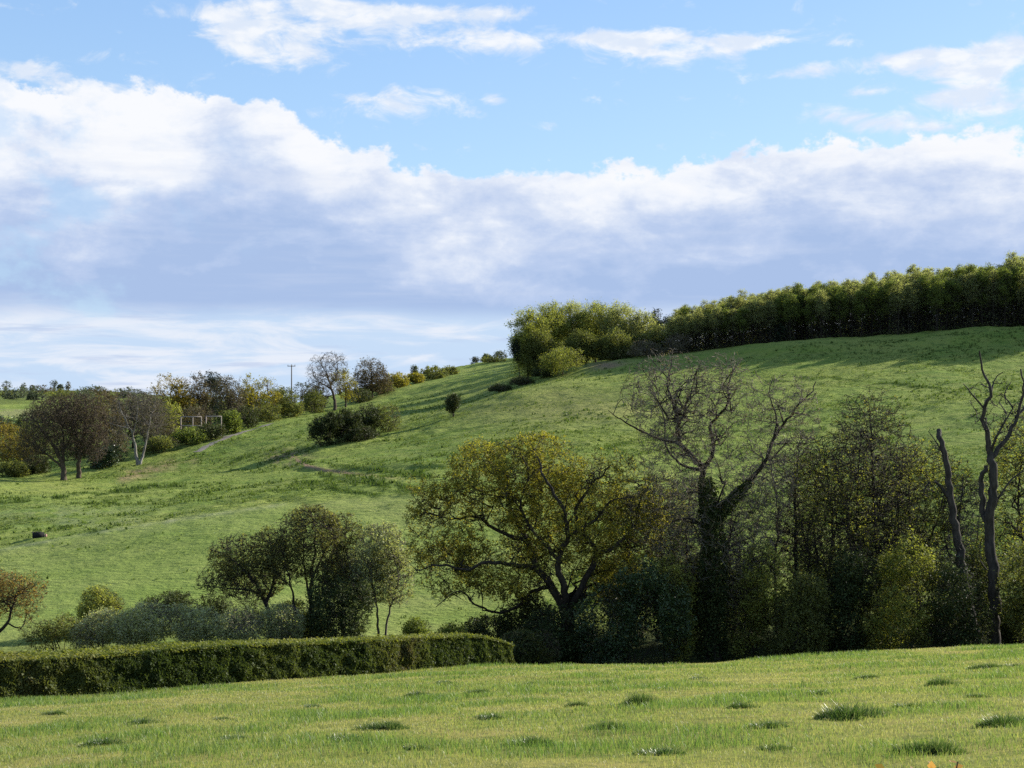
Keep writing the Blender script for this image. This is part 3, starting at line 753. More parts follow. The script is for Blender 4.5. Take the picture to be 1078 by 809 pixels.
for px, D, tp, w, lf, nl, lab in (
    (772, 107, 520, 30, 'greybud', 5000, 'grey thin-twigged tree close behind the ivy-clad trunk, between it and the leaning grey one'),
    (858, 108, 478, 32, 'hazel', 5500, 'slight yellow-budded tree between the slim pole-like trunk and the arching hazel'),
    (902, 106, 450, 34, 'alder', 5000, 'dark-branched alder between the arching hazel and the straight tall alder'),
    (945, 109, 470, 36, 'hazel', 6000, 'yellow-budded tree between the straight tall alder and the broken snag'),
    (1012, 106, 500, 30, 'greybud', 4500, 'thin grey tree standing between the snag and the antler-like dead tree'),
    (726, 108, 500, 34, 'greybud', 5500, 'thin grey tree behind the fork of the ivy-clad ash, toward the oak'),
    (664, 107, 520, 30, 'alder', 5000, 'brown-budded tree behind the right edge of the oak crown')):
    bb = 690
    plant('alder_tree', lab, 'tree', px, D, [(px, tp+35, w, 38), (px-w*.3, tp+85, w*1.05, 45), (px+w*.3, tp+120, w, 40)], 'mid', lf, int(nl*.5), .12, 'dark', twigmat='grey',
          limbs=[([(px, bb), (px+2, bb-70), (px-3, tp+70), (px+3, tp)], .19, .03), ([(px+2, bb-70), (px+w*.6, tp+90), (px+w*.8, tp+40)], .1, .025), ([(px, bb-90), (px-w*.5, tp+80), (px-w*.7, tp+40)], .1, .025)], dep=.4, rtip=.015, wig=.17)
bush('dark bush swallowing the far end of the clipped hedge', 550, 89, [(548, 684, 28, 20), (568, 684, 24, 22)], 'dark', 15000, .12, 'mid', tone=(0, .6))
# second rank behind, closing the gaps
for px, lab in ((640, 'shrub behind the holly and the oak trunk'), (770, 'shrub close behind the ivy-clad trunk'), (855, 'shrub in the shade behind the slim pole-like trunk'), (925, 'shrub around the foot of the tall straight alder'), (990, 'shrub in shade well behind the broken snag')):
    bush('dim green '+lab, px, 106, [(px, 640, 40, 45), (px+12, 612, 30, 30)], 'olive', 9000, .15, 'small', tone=(0, .7))
# alder group left of the oak
plant('alder_tree', 'dark flat-topped alder leaning over the pale scrub, lowest of the streamside group', 'tree', 285, 104,
      [(250, 585, 32, 25), (225, 612, 22, 14), (285, 580, 25, 28), (265, 610, 38, 24)], 'mid', 'alder', 14040, .12,
      limbs=[([(286, 672), (284, 645), (278, 625), (268, 608), (252, 592), (235, 582), (222, 578)], .25, .03), ([(278, 625), (262, 618), (240, 618), (222, 615)], .11, .02), ([(281, 635), (290, 610), (288, 585), (282, 565)], .14, .03)],
      dep=.4, rtip=.015, wig=.16)
plant('alder_tree', 'tallest alder of the streamside group, with brown-green domed top', 'tree', 325, 103,
      [(325, 560, 38, 28), (330, 550, 26, 20), (305, 590, 28, 28), (345, 590, 26, 40)], 'mid', 'alder', 18360, .12,
      limbs=[([(328, 678), (326, 640), (328, 600), (330, 565), (326, 540)], .2, .03), ([(318, 678), (312, 640), (306, 605), (298, 575)], .15, .03), ([(326, 640), (318, 600), (316, 565)], .12, .03), ([(328, 610), (342, 580), (350, 560)], .1, .02)],
      dep=.4, rtip=.015, wig=.14)
plant('alder_tree', 'slender brown-tipped alder between the domed alder and the grey willow', 'tree', 362, 105,
      [(362, 560, 20, 22), (360, 600, 22, 32)], 'small', 'alder', 12600, .12,
      limbs=[([(362, 678), (360, 630), (362, 590), (364, 548)], .13, .02)], dep=.3, rtip=.015)
plant('willow_tree', 'soft grey-green willow on slim twin stems beside the oak', 'tree', 402, 104,
      [(400, 580, 30, 32), (415, 610, 22, 32), (385, 605, 25, 35)], 'mid', 'sallow', 23400, .12, 'grey',
      limbs=[([(398, 678), (398, 640), (392, 605), (396, 565)], .12, .02), ([(404, 678), (410, 640), (420, 610), (412, 575)], .11, .02)], dep=.3, rtip=.015, tone=(0, .6))
bush('dark ivy thicket around the stems of the domed alder', 355, 101, [(355, 645, 34, 34), (340, 620, 18, 28), (375, 640, 20, 36)], 'ivy', 17000, .13, 'mid', tone=(.1, 1))
bush('dark scrub below the leaning flat-topped alder', 262, 106, [(255, 640, 30, 24), (225, 640, 24, 18)], 'dark', 9000, .13, 'small')
SC = 'pale grey-green sallow bush in the row behind the hedge, '
bush(SC+'nearest the yellow-green bush', 112, 100, [(112, 660, 27, 19), (90, 668, 18, 13)], 'sallow', 8000, .11, 'mid', twigmat='twig', name='sallow_bush')
bush(SC+'palest and broadest', 158, 99, [(158, 655, 30, 22), (140, 660, 22, 18)], 'sallow', 11000, .11, 'mid', twigmat='twig', name='sallow_bush')
bush(SC+'below the dark scrub', 208, 99, [(208, 658, 28, 20), (190, 654, 18, 18)], 'sallow', 9000, .11, 'mid', twigmat='twig', name='sallow_bush')
bush(SC+'below the leaning flat-topped alder', 252, 98, [(252, 658, 27, 19)], 'sallow', 7500, .11, 'mid', twigmat='twig', name='sallow_bush')
bush(SC+'dullest, under the domed alder', 296, 99, [(296, 656, 26, 22)], 'sallow', 6000, .11, 'mid', twigmat='twig', name='sallow_bush', tone=(0, .5))
bush('round bush with yellow-green leaves standing clear on the hill foot, behind the scrub', 106, 108, [(104, 636, 22, 20), (118, 640, 16, 16), (92, 646, 12, 14)], 'lime', 9000, .13, 'mid')
bush('low olive thicket between the twisted tree and the pale sallows', 66, 101, [(66, 662, 28, 15), (40, 666, 22, 14)], 'olive', 7000, .11, 'small')
bush('dark bush behind the pale scrub, right of the yellow-green bush', 180, 109, [(182, 636, 25, 14), (160, 640, 16, 12)], 'dark', 6000, .13, 'small')
bush('small green bush in the gap between the willow and the oak', 442, 104, [(440, 664, 16, 14)], 'fresh', 5000, .12, 'small')
bush('low green bush under the oak, over the hedge end', 478, 100, [(476, 668, 18, 12)], 'fresh', 5000, .12, 'small', tone=(0, .6))
plant('hawthorn_tree', 'small twisted tree with sparse rust-tinted leaves at the left edge', 'tree', -6, 100,
      [(18, 622, 32, 20), (-10, 625, 40, 28), (30, 640, 18, 14)], 'mid', 'rust', 6500, .11, 'dark',
      limbs=[([(-8, 682), (2, 664), (12, 655), (16, 640), (20, 625), (32, 618)], .17, .03), ([(12, 655), (24, 661), (29, 645), (36, 655), (52, 656)], .06, .015), ([(2, 664), (-10, 645), (-22, 625)], .14, .03), ([(16, 640), (4, 632), (-8, 626)], .07, .02)],
      dep=.35, rtip=.008, wig=.18)
def broadleaf():
    b = base(14, 62.5); rng = np.random.default_rng(5); g = Geo(); n = 60
    P = rng.normal(size=(n, 3))*np.array([.45, .25, .12])+np.array([0, 0, .0]); h = rng.uniform(1.4, 1.9, n)
    tubes(g, np.stack([np.stack([P[:, 0]*.3, P[:, 1]*.3, 0*h], 1), P*.8+np.stack([0*h, 0*h, h*.6], 1), P+np.stack([0*h, 0*h, h], 1)], 1), np.full((n, 3), .012), 3)
    root = empty('butterbur_plant', b, 'clump of big bright green leaves just behind the hedge top', 'plant')
    link('stalk', g.mesh('stalk', LM['bright']), root); g = Geo()
    leaves(g, rng, P+np.stack([0*h, 0*h, h], 1), .34, rng.uniform(0, 1, n), .9, .8); link('foliage', g.mesh('foliage', LM['bright']), root)
broadleaf()
print('near trees', time.time()-T0)

# ------------------------------------------------------------------ trees and bushes on and behind the hill
def ft(name, label, px, D, env, leaf, n, size=.26, bark='brown', lv='far', r=.2, cat='tree', **kw):
    kw.setdefault('spread', .26); kw.setdefault('rtip', .016)
    if 150 < px < 345: kw.setdefault('skirt', .7)
    if name == 'beech_tree': kw['skirt'] = .6
    return plant(name, label, cat, px, D, [(e[0], e[1], e[2]*1.12, e[3]*1.1) for e in env], lv, leaf, int(n*2.1), size, bark, r=r, **kw)
def fb(label, px, D, env, leaf, n, size=.24, bark='brown', cat='bush', name='bush', **kw):
    kw.setdefault('spread', .2); kw.setdefault('rtip', .016); kw.setdefault('parts', BUSH)
    return plant(name, label, cat, px, D, [(e[0], e[1], e[2]*1.1, e[3]*1.08) for e in env], 'far', leaf, int(n*2.0), size, bark, r=.07, stems=5, **kw)
ASHLV = [(26, 6, 4), (190, 4, 3), (1200, 3, 3), (7500, 2, 3)]
plant('ash_tree', 'wide brown twiggy ash, left one of the bare pair on the field edge', 'tree', 67, 218, [(50, 450, 29, 35), (68, 438, 24, 25), (36, 470, 20, 22), (75, 465, 16, 22)], ASHLV, 'bud', 5000, .15, 'brown',
      limbs=[([(67, 510), (66, 490), (58, 470), (45, 450), (35, 435)], .5, .06), ([(66, 490), (66, 465), (62, 440), (60, 422)], .26, .05), ([(66, 492), (50, 478), (36, 468), (28, 462)], .2, .05), ([(66, 478), (76, 455), (78, 435)], .18, .05)], rtip=.018, dep=.5, clump=0, spread=.3, ds=1.1)
plant('ash_tree', 'brown twiggy ash, right one of the bare pair on the field edge', 'tree', 84, 220, [(92, 447, 22, 33), (80, 434, 22, 22), (100, 465, 15, 24)], ASHLV, 'bud', 4200, .15, 'brown',
      limbs=[([(84, 505), (84, 485), (88, 462), (90, 440), (90, 420)], .42, .05), ([(85, 485), (98, 465), (106, 448)], .2, .05), ([(86, 470), (78, 450), (74, 425)], .2, .05), ([(88, 462), (100, 440), (103, 425)], .16, .05)], rtip=.018, dep=.5, clump=0, spread=.3, ds=1.1)
plant('birch_tree', 'bare pale-stemmed tree with two trunks standing on the field edge', 'tree', 146, 233, [(134, 436, 22, 28), (160, 436, 20, 26), (146, 422, 20, 14)], 'bare', 'greybud', 1300, .18, 'pale',
      limbs=[([(145, 492), (142, 470), (138, 452), (130, 436), (126, 424)], .32, .06), ([(147, 492), (152, 472), (156, 452), (160, 432)], .26, .05), ([(138, 452), (124, 448), (116, 445)], .12, .04), ([(140, 458), (145, 440), (146, 422)], .14, .04)], rtip=.014, twigmat='grey', dep=.3)
fb('dark evergreen bush between the brown pair and the two-trunked tree', 108, 232, [(106, 486, 13, 14), (118, 480, 10, 12)], 'holly', 2600)
fb('dark bush under the left side of the brown pair', 40, 230, [(38, 496, 15, 12)], 'dark', 1900)
fb('olive bush at the left edge below the woods', 14, 226, [(14, 500, 15, 11)], 'olive', 1900)
ft('rowan_tree', 'dull olive tree in the dark wood left of the brown pair', 28, 258, [(28, 470, 22, 22), (12, 488, 20, 16), (44, 484, 18, 18)], 'olive', 2600, tone=(0, .6), skirt=.6)
ft('rowan_tree', 'dark crown in the wood seen between the trunks of the brown pair', 80, 256, [(78, 476, 24, 18), (98, 470, 16, 18)], 'dark', 2400, skirt=.6)
ft('rowan_tree', 'brown crown rising over the wood behind the two-trunked tree', 140, 262, [(138, 440, 20, 22), (126, 455, 18, 20), (152, 452, 16, 18)], 'bud', 2600, skirt=.6)
fb('purplish bare shrub behind the brown pair', 122, 240, [(122, 470, 13, 16)], 'greybud', 1300)
ft('rowan_tree', 'olive-brown tree at the left edge behind the brown pair', 12, 245, [(10, 470, 25, 24), (25, 485, 20, 18)], 'ochre', 2800, tone=(0, .6))
ft('rowan_tree', 'reddish-brown bare tree behind the two-trunked tree', 112, 252, [(108, 436, 20, 22), (118, 450, 16, 18)], 'bud', 2400)
ft('sycamore_tree', 'dark grey bare tree between the two-trunked tree and the ochre oak', 166, 250, [(166, 446, 18, 24), (158, 432, 16, 16)], 'greybud', 1700, lv='bare', rtip=.014)
fb('bright yellow-green willow bush beside the pale rail fence', 179, 256, [(178, 440, 14, 17), (184, 452, 10, 10)], 'lime', 2600, name='willow_bush')
ft('oak_tree', 'ochre-leaved domed oak in the field-edge belt', 184, 266, [(180, 411, 20, 17), (192, 420, 16, 14)], 'ochre', 3000, r=.25)
ft('oak_tree', 'brown oak next to the dark pine in the belt', 210, 268, [(207, 410, 15, 17), (212, 424, 14, 14)], 'bud', 2600)
ft('pine_tree', 'dark pine poking above the belt of trees', 221, 288, [(222, 400, 10, 8), (216, 406, 8, 6), (228, 407, 8, 6)], 'pine', 2000, .25)
ft('oak_tree', 'grey-brown leafless oak right of the dark pine', 240, 272, [(238, 414, 15, 18), (248, 420, 12, 12)], 'greybud', 1900, lv='bare', rtip=.014)
ft('oak_tree', 'oak with yellow-tipped crown in the middle of the belt', 262, 279, [(260, 408, 12, 13), (264, 420, 12, 10)], 'gold', 1500, tone=(0, .8))
ft('oak_tree', 'golden-topped oak nearest the utility pole', 283, 283, [(281, 410, 14, 13), (286, 422, 13, 10)], 'gold', 1900)
fb('olive bush at the foot of the utility pole', 302, 290, [(301, 420, 14, 12)], 'olive', 1700)
fb('dark evergreen crown behind the utility pole', 320, 305, [(318, 412, 10, 9), (328, 416, 10, 8)], 'dark', 1600)
fb('grey bare thicket behind the pale rail fence', 205, 262, [(200, 437, 16, 10), (216, 436, 12, 9)], 'greybud', 1500)
fb('fresh green bush in front of the pale rail fence', 202, 249, [(203, 459, 18, 9), (190, 460, 12, 8)], 'fresh', 1900)
fb('dull green bush at the right end of the pale rail fence', 240, 258, [(243, 446, 11, 14)], 'fresh', 2000)
fb('dark shrub below the oak with yellow-tipped crown', 258, 266, [(258, 440, 14, 12)], 'dark', 1900)
fb('green shrub below the golden-topped oak', 282, 274, [(282, 434, 14, 13)], 'olive', 1900)
fb('olive shrub in the hedgerow below the utility pole', 308, 284, [(307, 428, 14, 13)], 'olive', 1900)
fb('dim shrub left of the big leaning bare ash', 332, 292, [(331, 424, 12, 14)], 'olive', 1700, tone=(0, .6))
fb('low scrub at the edge of the stony track', 170, 244, [(172, 470, 16, 7), (155, 478, 10, 5)], 'olive', 1700)
fb('low dark bramble above the stony track', 224, 251, [(222, 454, 13, 9), (230, 452, 9, 8)], 'dark', 1300)
plant('ash_tree', 'tall airy bare ash with leaning trunk beside the utility pole', 'tree', 353, 298, [(338, 392, 18, 20), (350, 384, 18, 15), (343, 404, 22, 14)], 'bare', 'bud', 1200, .22, 'brown',
      limbs=[([(353, 434), (351, 418), (347, 406), (343, 392)], .4, .12), ([(347, 406), (354, 394), (354, 378)], .17, .05), ([(348, 410), (335, 402), (328, 392)], .17, .05), ([(343, 394), (338, 382), (342, 372)], .1, .04)], rtip=.017, dep=.4)
ft('oak_tree', 'yellow-ochre tree tucked behind the leaning bare ash', 364, 304, [(361, 402, 13, 13), (368, 412, 12, 11)], 'gold', 1600, tone=(0, .7))
ft('sycamore_tree', 'dense round brown tree right of the leaning bare ash', 392, 320, [(390, 396, 18, 18), (380, 406, 12, 12), (402, 404, 12, 12)], 'bud', 3000, .27, lv='bare')
fb('dark green bush at the foot of the dense round brown tree', 378, 313, [(378, 419, 13, 9)], 'dark', 1500)
fb('olive bush between the round brown tree and the golden bushes', 405, 328, [(404, 412, 13, 8)], 'olive', 1500)
fb('golden bush, larger one on the hedgerow below the skyline', 420, 335, [(417, 402, 14, 10)], 'gold', 1900, .3)
fb('small golden bush next to the larger golden one', 440, 345, [(437, 402, 10, 7)], 'gold', 1300, .3, tone=(0, .8))
fb('broad olive bush at the upper end of the hedgerow', 454, 352, [(455, 396, 17, 9)], 'olive', 2000, .3)
fb('small bush ending the hedgerow on the slope', 476, 362, [(474, 391, 9, 5)], 'olive', 900, .28)
fb('low rounded bush at the edge of the woodland shadow', 520, 385, [(519, 385, 14, 4)], 'olive', 1000, .28)
for px, py, rx, ry, lab in ((500, 379, 4, 3, 'tiny dark bush on the hill skyline, lower one'), (512, 376, 4, 2.5, 'flat tiny bush midway along the hill skyline'), (527, 373, 7, 3.5, 'grey bush on the hill skyline nearest the wood'), (436, 390, 4, 5, 'small conifer-like bush on the skyline above the golden bushes')):
    fb(lab, px, 405, [(px, py, rx, ry)], 'far', 500, .35)
# dark clump and lone bush on the slope
fb('darkest rounded bush at the lower end of the dark clump', 342, 219, [(341, 452, 17, 14), (348, 444, 13, 12)], 'dark', 6000, .2, tone=(0, .45))
fb('round bush in the middle of the dark clump', 368, 222, [(366, 445, 15, 14)], 'dark', 4600, .2, tone=(0, .5))
fb('tallest bush of the dark clump', 388, 226, [(386, 438, 13, 14)], 'dark', 4200, .2, tone=(0, .5))
fb('thin greyish bush at the upper end of the dark clump', 410, 229, [(408, 438, 15, 12)], 'olive', 1900, .2, tone=(0, .7))
fb('low bush along the foot of the dark clump', 378, 221, [(376, 456, 22, 8)], 'dark', 3600, .2, tone=(0, .5))
plant('hawthorn_tree', 'lone small round dark tree on the slope above the dark clump', 'tree', 477, 230, [(477, 423, 8.5, 9), (475, 429, 7, 7)], 'far', 'dark', 4800, .18, 'dark', r=.14, spread=.18, tone=(0, .5), clump=0)
for px, D, e, lab in ((530, 250, (527, 413, 12, 5), 'low dark thorn at the lower end of the shaded hedge bank'), (550, 254, (549, 406, 13, 6), 'dark thorn in the middle of the shaded hedge bank'), (575, 258, (574, 398, 13, 6), 'dark thorn at the upper end of the shaded hedge bank')):
    fb(lab, px, D, [e], 'dark', 1900, .2, tone=(0, .6))
# leafy wood on the hill
CL = [((556, 353, 19, 27), 269, 'lime', 'leftmost tree of the round hilltop wood'), ((577, 344, 21, 25), 274, 'lime', 'second tree from the left end of the round hilltop wood'),
      ((601, 340, 22, 22), 278, 'birch', 'high crowned tree near the middle of the round hilltop wood'), ((627, 340, 22, 22), 276, 'lime', 'tree at the top middle of the round hilltop wood'),
      ((651, 344, 21, 23), 272, 'birch', 'bright tree right of the middle of the round hilltop wood'), ((673, 352, 18, 23), 270, 'birch', 'paler tree near the right end of the round hilltop wood'),
      ((692, 362, 14, 19), 272, 'birch', 'small pale tree ending the round hilltop wood'), ((567, 366, 15, 17), 266, 'olive', 'dark-fronted low tree above the brown bush of the round wood'),
      ((612, 366, 18, 17), 265, 'olive', 'tree fronting the middle of the round hilltop wood'), ((646, 366, 17, 17), 264, 'olive', 'dull tree fronting the right half of the round hilltop wood')]
for e, D, lf, lab in CL:
    cx, cy, rx, ry = e
    ft('beech_tree', 'leafy yellow-green '+lab, cx, D, [e, (cx-rx*.3, cy+ry*.45, rx*.8, ry*.6), (cx+rx*.2, cy-ry*.2, rx*.9, ry*.75)], lf, 13000, .21, 'dark', 'far', .22, spread=.42, clump=.8)
for cx, D, top in ((575, 292, 336), (605, 300, 334), (632, 312, 333), (660, 296, 338), (590, 322, 340), (618, 336, 340), (646, 330, 340), (675, 318, 345), (600, 352, 345), (628, 362, 345), (655, 350, 346), (612, 378, 348), (640, 390, 348), (596, 395, 350), (668, 375, 348), (622, 405, 350), (557, 292, 344), (562, 308, 342), (566, 325, 342), (570, 342, 342), (573, 358, 343), (576, 374, 344), (579, 390, 346), (583, 405, 348), (588, 332, 342), (590, 362, 344)):
    ft('beech_tree', 'leafy tree hidden deep at the back of the round hilltop wood', cx, D, [(cx, top+14, 19, 14), (cx+4, top+26, 17, 14)], 'lime', 2500, .3, 'dark', 'far', .22, spread=.4, group='trees at the back of the round hilltop wood')
ft('pine_tree', 'small dark pine at the left tip of the round hilltop wood', 547, 268, [(545, 368, 6, 12)], 'pine', 1500, .22, r=.12)
ft('pine_tree', 'dark pine rising between the round wood and the plantation', 692, 292, [(691, 334, 6, 9), (691, 344, 8, 8)], 'pine', 1800, .25)
ft('pine_tree', 'shorter dark pine between the round wood and the plantation', 704, 290, [(703, 340, 6, 7), (704, 350, 8, 8)], 'pine', 1500, .25)
fb('rounded brown-tinted bush in front of the round hilltop wood', 592, 254, [(592, 378, 23, 13), (580, 384, 14, 8)], 'hazel', 4800, .18, tone=(0, .65))
fb('grey twiggy thicket on the bank right of the round wood', 684, 257, [(680, 370, 18, 12)], 'greybud', 1900, .2)
fb('bare scrub in front of the start of the plantation', 714, 258, [(712, 364, 15, 13)], 'greybud', 1900, .2)
fb('dark scrub under the right end of the round wood', 655, 262, [(655, 378, 16, 8)], 'dark', 1900, .2)
# plantation
PROT = []
for k in range(8):
    rng = np.random.default_rng(500+k); H = 12.0; edge = k < 5
    env = [(0, 0, 8.6, 1.45, 1.45, 3.6, 1), (rng.normal()*.3, rng.normal()*.3, 6.3, 1.5, 1.5, 2.8, .9), (0, 0, 3.6, 1.4, 1.4, 2.4, .7), (0, 0, 1.6, 1.4, 1.4, 1.5, .6), (0, 0, .5, 1.6, 1.6, .6, .9), (0, 0, 10.9, 1.0, 1.0, 1.3, .6)]
    th, tn, last = grow(rng, [(np.array([[0, 0, 0], [rng.normal()*.15, rng.normal()*.15, 5], [rng.normal()*.3, rng.normal()*.3, 11.5]]), .13, .02)], env, [(34, 4, 3), (190, 3, 3), (800, 2, 3)], up=1.0, rtip=.02, rk=.013)
    g = Geo(); q, tw = leaf_pts(rng, last, 12000, .2, clump=.7)
    m_ = (q[:, 2] > .02) & ((q[:, 2] > 6.2+1.3*rng.normal(size=len(q))) | (rng.uniform(0, 1, len(q)) < (.09 if edge else .6))); q, tw = q[m_], tw[m_]
    leaves(g, rng, q, .155, np.clip(.45*tw+.55*rng.uniform(0, 1, len(q)), 0, 1), .5, -.2, axis=np.array([0, 0, 1.0]))
    PROT.append((th.mesh('trunk', BM['dark'], True), tn.mesh('branches', BM['dark'], True), g.mesh('crown', LM['birch' if k % 4 else 'fresh'])))
rng = np.random.default_rng(77)
GP = 'slim pale-leaved trees packed in the hilltop plantation'
for j in range(6):
    px = 706+j*3.0
    while px < 1190:
        D = np.interp(px, [700, 850, 1078, 1500], [262, 252.5, 246, 236])+j*2.9+rng.normal()*.9
        b = base(px, D)
        top = np.interp(px, [700, 720, 770, 850, 930, 1037, 1078, 1350], [332, 326, 316, 302, 292, 280, 275, 245])+rng.normal()*3.5+(7 if j == 0 else 3 if j == 1 else 0)
        H = (HZ-top)/F*D-b[2]; s = H/12.0
        pr = PROT[rng.integers(0, 5) if j < 3 else rng.integers(5, 8)]
        root = empty('plantation_tree', b, 'slim pale-leaved tree packed among its like in the hilltop plantation', 'tree', GP)
        root.scale = (s*.35+.75, s*.35+.75, s); root.rotation_euler = (0, 0, float(rng.uniform(0, 6.28)))
        for nm, me in zip(('trunk', 'branches', 'crown'), pr): link(nm, me, root)
        px += rng.uniform(8.5, 12.5)*(1 if px < 1085 else 1.6)*(1 if j < 4 else 1.25)
for k, (px, D, top, lab) in enumerate(((948, 254, 292, 'dark spruce tip standing out of the plantation top'), (818, 256, 330, 'dark spruce in the lower left part of the plantation'), (1045, 252, 296, 'dark spruce in the tall right part of the plantation'))):
    b = base(px, D); H = (HZ-top)/F*D-b[2]; h = H*F/D; cy = top+h*.45
    ft('spruce_tree', lab, px, D, [(px, top+h*.18, 4, h*.16), (px, top+h*.42, 8, h*.25), (px, top+h*.65, 10, h*.25)], 'pine', 2600, .28, 'dark', r=.15)
for px, py, rx, ry, D, lf, lab in (
    (60, 436, 22, 16, 330, 'bud', 'brown tree in the wood above the left crown of the brown pair'), (92, 430, 22, 15, 350, 'olive', 'olive tree in the wood above the right crown of the brown pair'), (122, 432, 20, 16, 340, 'bud', 'brown tree in the wood just left of the two-trunked tree'),
    (150, 428, 18, 16, 330, 'greybud', 'grey tree in the wood just behind the top of the two-trunked tree'), (36, 446, 20, 14, 340, 'dark', 'dark tree in the wood left of the brown pair, above the dull olive one'), (175, 432, 18, 16, 320, 'olive', 'olive tree in the belt behind the yellow-green willow'),
    (200, 428, 18, 18, 315, 'bud', 'brown tree in the belt behind the ochre oak'), (232, 428, 18, 18, 310, 'olive', 'olive tree in the belt below the dark pine'), (258, 428, 16, 16, 306, 'bud', 'brown tree in the belt behind the yellow-tipped oak'),
    (292, 424, 16, 14, 306, 'olive', 'olive tree in the belt behind the golden-topped oak'), (330, 418, 14, 12, 312, 'greybud', 'grey shrub tree in the belt behind the leaning bare ash'), (10, 462, 18, 14, 320, 'ochre', 'ochre tree in the wood at the left edge')):
    ft('rowan_tree', lab, px, D, [(px, py, rx, ry), (px+rx*.3, py+ry*.5, rx*.9, ry*.8)], lf, 2600, .3, skirt=.8, tone=(0, .8))
for k, px in enumerate((3, 22, 44, 66, 84, 104, 124, 142)):
    plant('far_tree', 'low tree of the ragged far hedge running along the distant skyline', 'tree', px, 850+15*(k % 3), [(px, 420, 13, 6), (px+7, 422, 9, 5)], [(10, 3, 3), (50, 2, 3), (150, 2, 3)], ('olive', 'far', 'bud')[k % 3], 900, .6, 'brown', r=.3, spread=.4, rtip=.03, group='trees of the far skyline hedge')
# distant hill on the left
for px, py, rx, ry, D, lf, lab in (
    (7, 406, 6, 5.5, 960, 'far', 'small round tree on the far skyline at the left edge'), (25, 408, 4, 5, 970, 'far', 'pair-like dark conifer on the far skyline'), (34, 409, 3, 4, 980, 'greybud', 'faint bare tree on the far skyline'),
    (57, 405, 5, 7, 960, 'far', 'tallest pointed tree on the far skyline'), (64, 408, 4, 4, 965, 'far', 'round tree leaning on the pointed skyline tree'), (72, 407, 3, 6, 965, 'greybud', 'thin bare tree on the far skyline'),
    (15, 421, 14, 7, 780, 'far', 'blurred grey-green tree above the far pale field'), (38, 420, 12, 9, 760, 'far', 'dark rounded tree right of the far pale field'), (62, 424, 14, 9, 720, 'olive', 'olive tree in the far wood behind the brown pair'),
    (90, 424, 16, 9, 740, 'far', 'grey tree in the far wood behind the brown pair'), (115, 424, 16, 10, 700, 'bud', 'brown tree in the far wood'), (100, 418, 14, 6, 900, 'far', 'dim tree below the far skyline, beyond the brown tree'), (135, 419, 12, 8, 850, 'far', 'dim tree below the far skyline behind the two-trunked tree'),
    (8, 445, 14, 8, 470, 'holly', 'blackish evergreen below the far pale field, left edge'), (28, 443, 13, 9, 460, 'holly', 'blackish evergreen below the far pale field, right one'), (45, 432, 12, 12, 500, 'dark', 'dark green tree beside the far pale field'),
    (4, 455, 10, 6, 400, 'rust', 'rusty bush at the left edge below the blackish evergreens'), (25, 460, 18, 8, 380, 'olive', 'olive hedge tree below the blackish evergreens')):
    plant('far_tree', lab, 'tree', px, D, [(px, py, rx, ry), (px-rx*.4, py+ry*.4, rx*.7, ry*.6)], [(10, 3, 3), (50, 2, 3), (150, 2, 3)], lf, 450 if py < 412 else 1100, (.22 if py < 412 else .3)*D/300, 'brown', r=.3, spread=.3, rtip=.03)
print('far trees', time.time()-T0)

# ------------------------------------------------------------------ built things
def box(g, c, s, rot=0):
    v = np.array([[x, y, z] for x in (-1, 1) for y in (-1, 1) for z in (-1, 1)])*np.array(s)/2
    ca, sa = math.cos(rot), math.sin(rot); v = np.stack([v[:, 0]*ca-v[:, 1]*sa, v[:, 0]*sa+v[:, 1]*ca, v[:, 2]], 1)+np.array(c)
    g.add(v, [[0, 1, 3, 2], [4, 6, 7, 5], [0, 4, 5, 1], [2, 3, 7, 6], [0, 2, 6, 4], [1, 5, 7, 3]])
def bar(g, a, b, r, s=6): tubes(g, np.array([[a, (np.array(a)+np.array(b))/2, b]]), np.full((1, 3), r), s)
wood = flat_mat('weathered_wood', (.14, .11, .085)); palewood = flat_mat('pale_rail_wood', (.42, .35, .29)); black = flat_mat('black_rubber', (.006, .006, .006), .95)
pinkp = flat_mat('pink_plastic', (.45, .25, .2)); ceram = flat_mat('brown_insulator', (.10, .05, .035), .3)
def pole():
    b = base(307, 305); H = (HZ-384)/F*305-b[2]
    root = empty('utility_pole', b, 'wooden utility pole with a crossarm standing above the hedgerow', 'utility pole')
    g = Geo(); tubes(g, np.array([[[0, 0, -.3], [0, 0, H*.5], [0, 0, H]]]), np.array([[.16, .13, .1]]), 8); link('post', g.mesh('post', wood, True), root)
    g = Geo(); box(g, (0, -.18, H-.35), (1.7, .12, .14)); xa = link('crossarm', g.mesh('crossarm', wood), root)
    for x in (-.75, 0, .75):
        g = Geo(); tubes(g, np.array([[[x, -.18, H-.28], [x, -.18, H-.18], [x, -.18, H-.08], [x, -.18, H-.04]]]), np.array([[.03, .07, .07, .03]]), 8); link('insulator', g.mesh('insulator', ceram, True), xa)
pole()
def rails(label, pxs, topy, boty, D):
    b = base(pxs[0], D); root = empty('rail_fence', b, label, 'fence')
    P = [W(p, topy, D)-b for p in pxs]; Bz = [base(p, D)[2]-b[2] for p in pxs]
    for p, z in zip(P, Bz):
        g = Geo(); bar(g, (p[0], 0, min(z-.2, p[2]-1.2)), (p[0], 0, p[2]+.05), .09); link('post', g.mesh('post', palewood, True), root)
    yy = [topy, boty] if boty else [topy]
    for y in yy:
        a = W(pxs[0], y, D)-b; c = W(pxs[-1], y, D)-b
        g = Geo(); box(g, ((a[0]+c[0])/2, -.1, a[2]), (c[0]-a[0], .07, .16)); link('rail', g.mesh('rail', palewood), root)
rails('pale wooden two-bay rail fence beside the yellow-green willow bush', (190.5, 203, 212), 439, 448.5, 253)
rails('short pale single-rail fence next to the longer two-bay one', (217, 233), 438.5, None, 254)
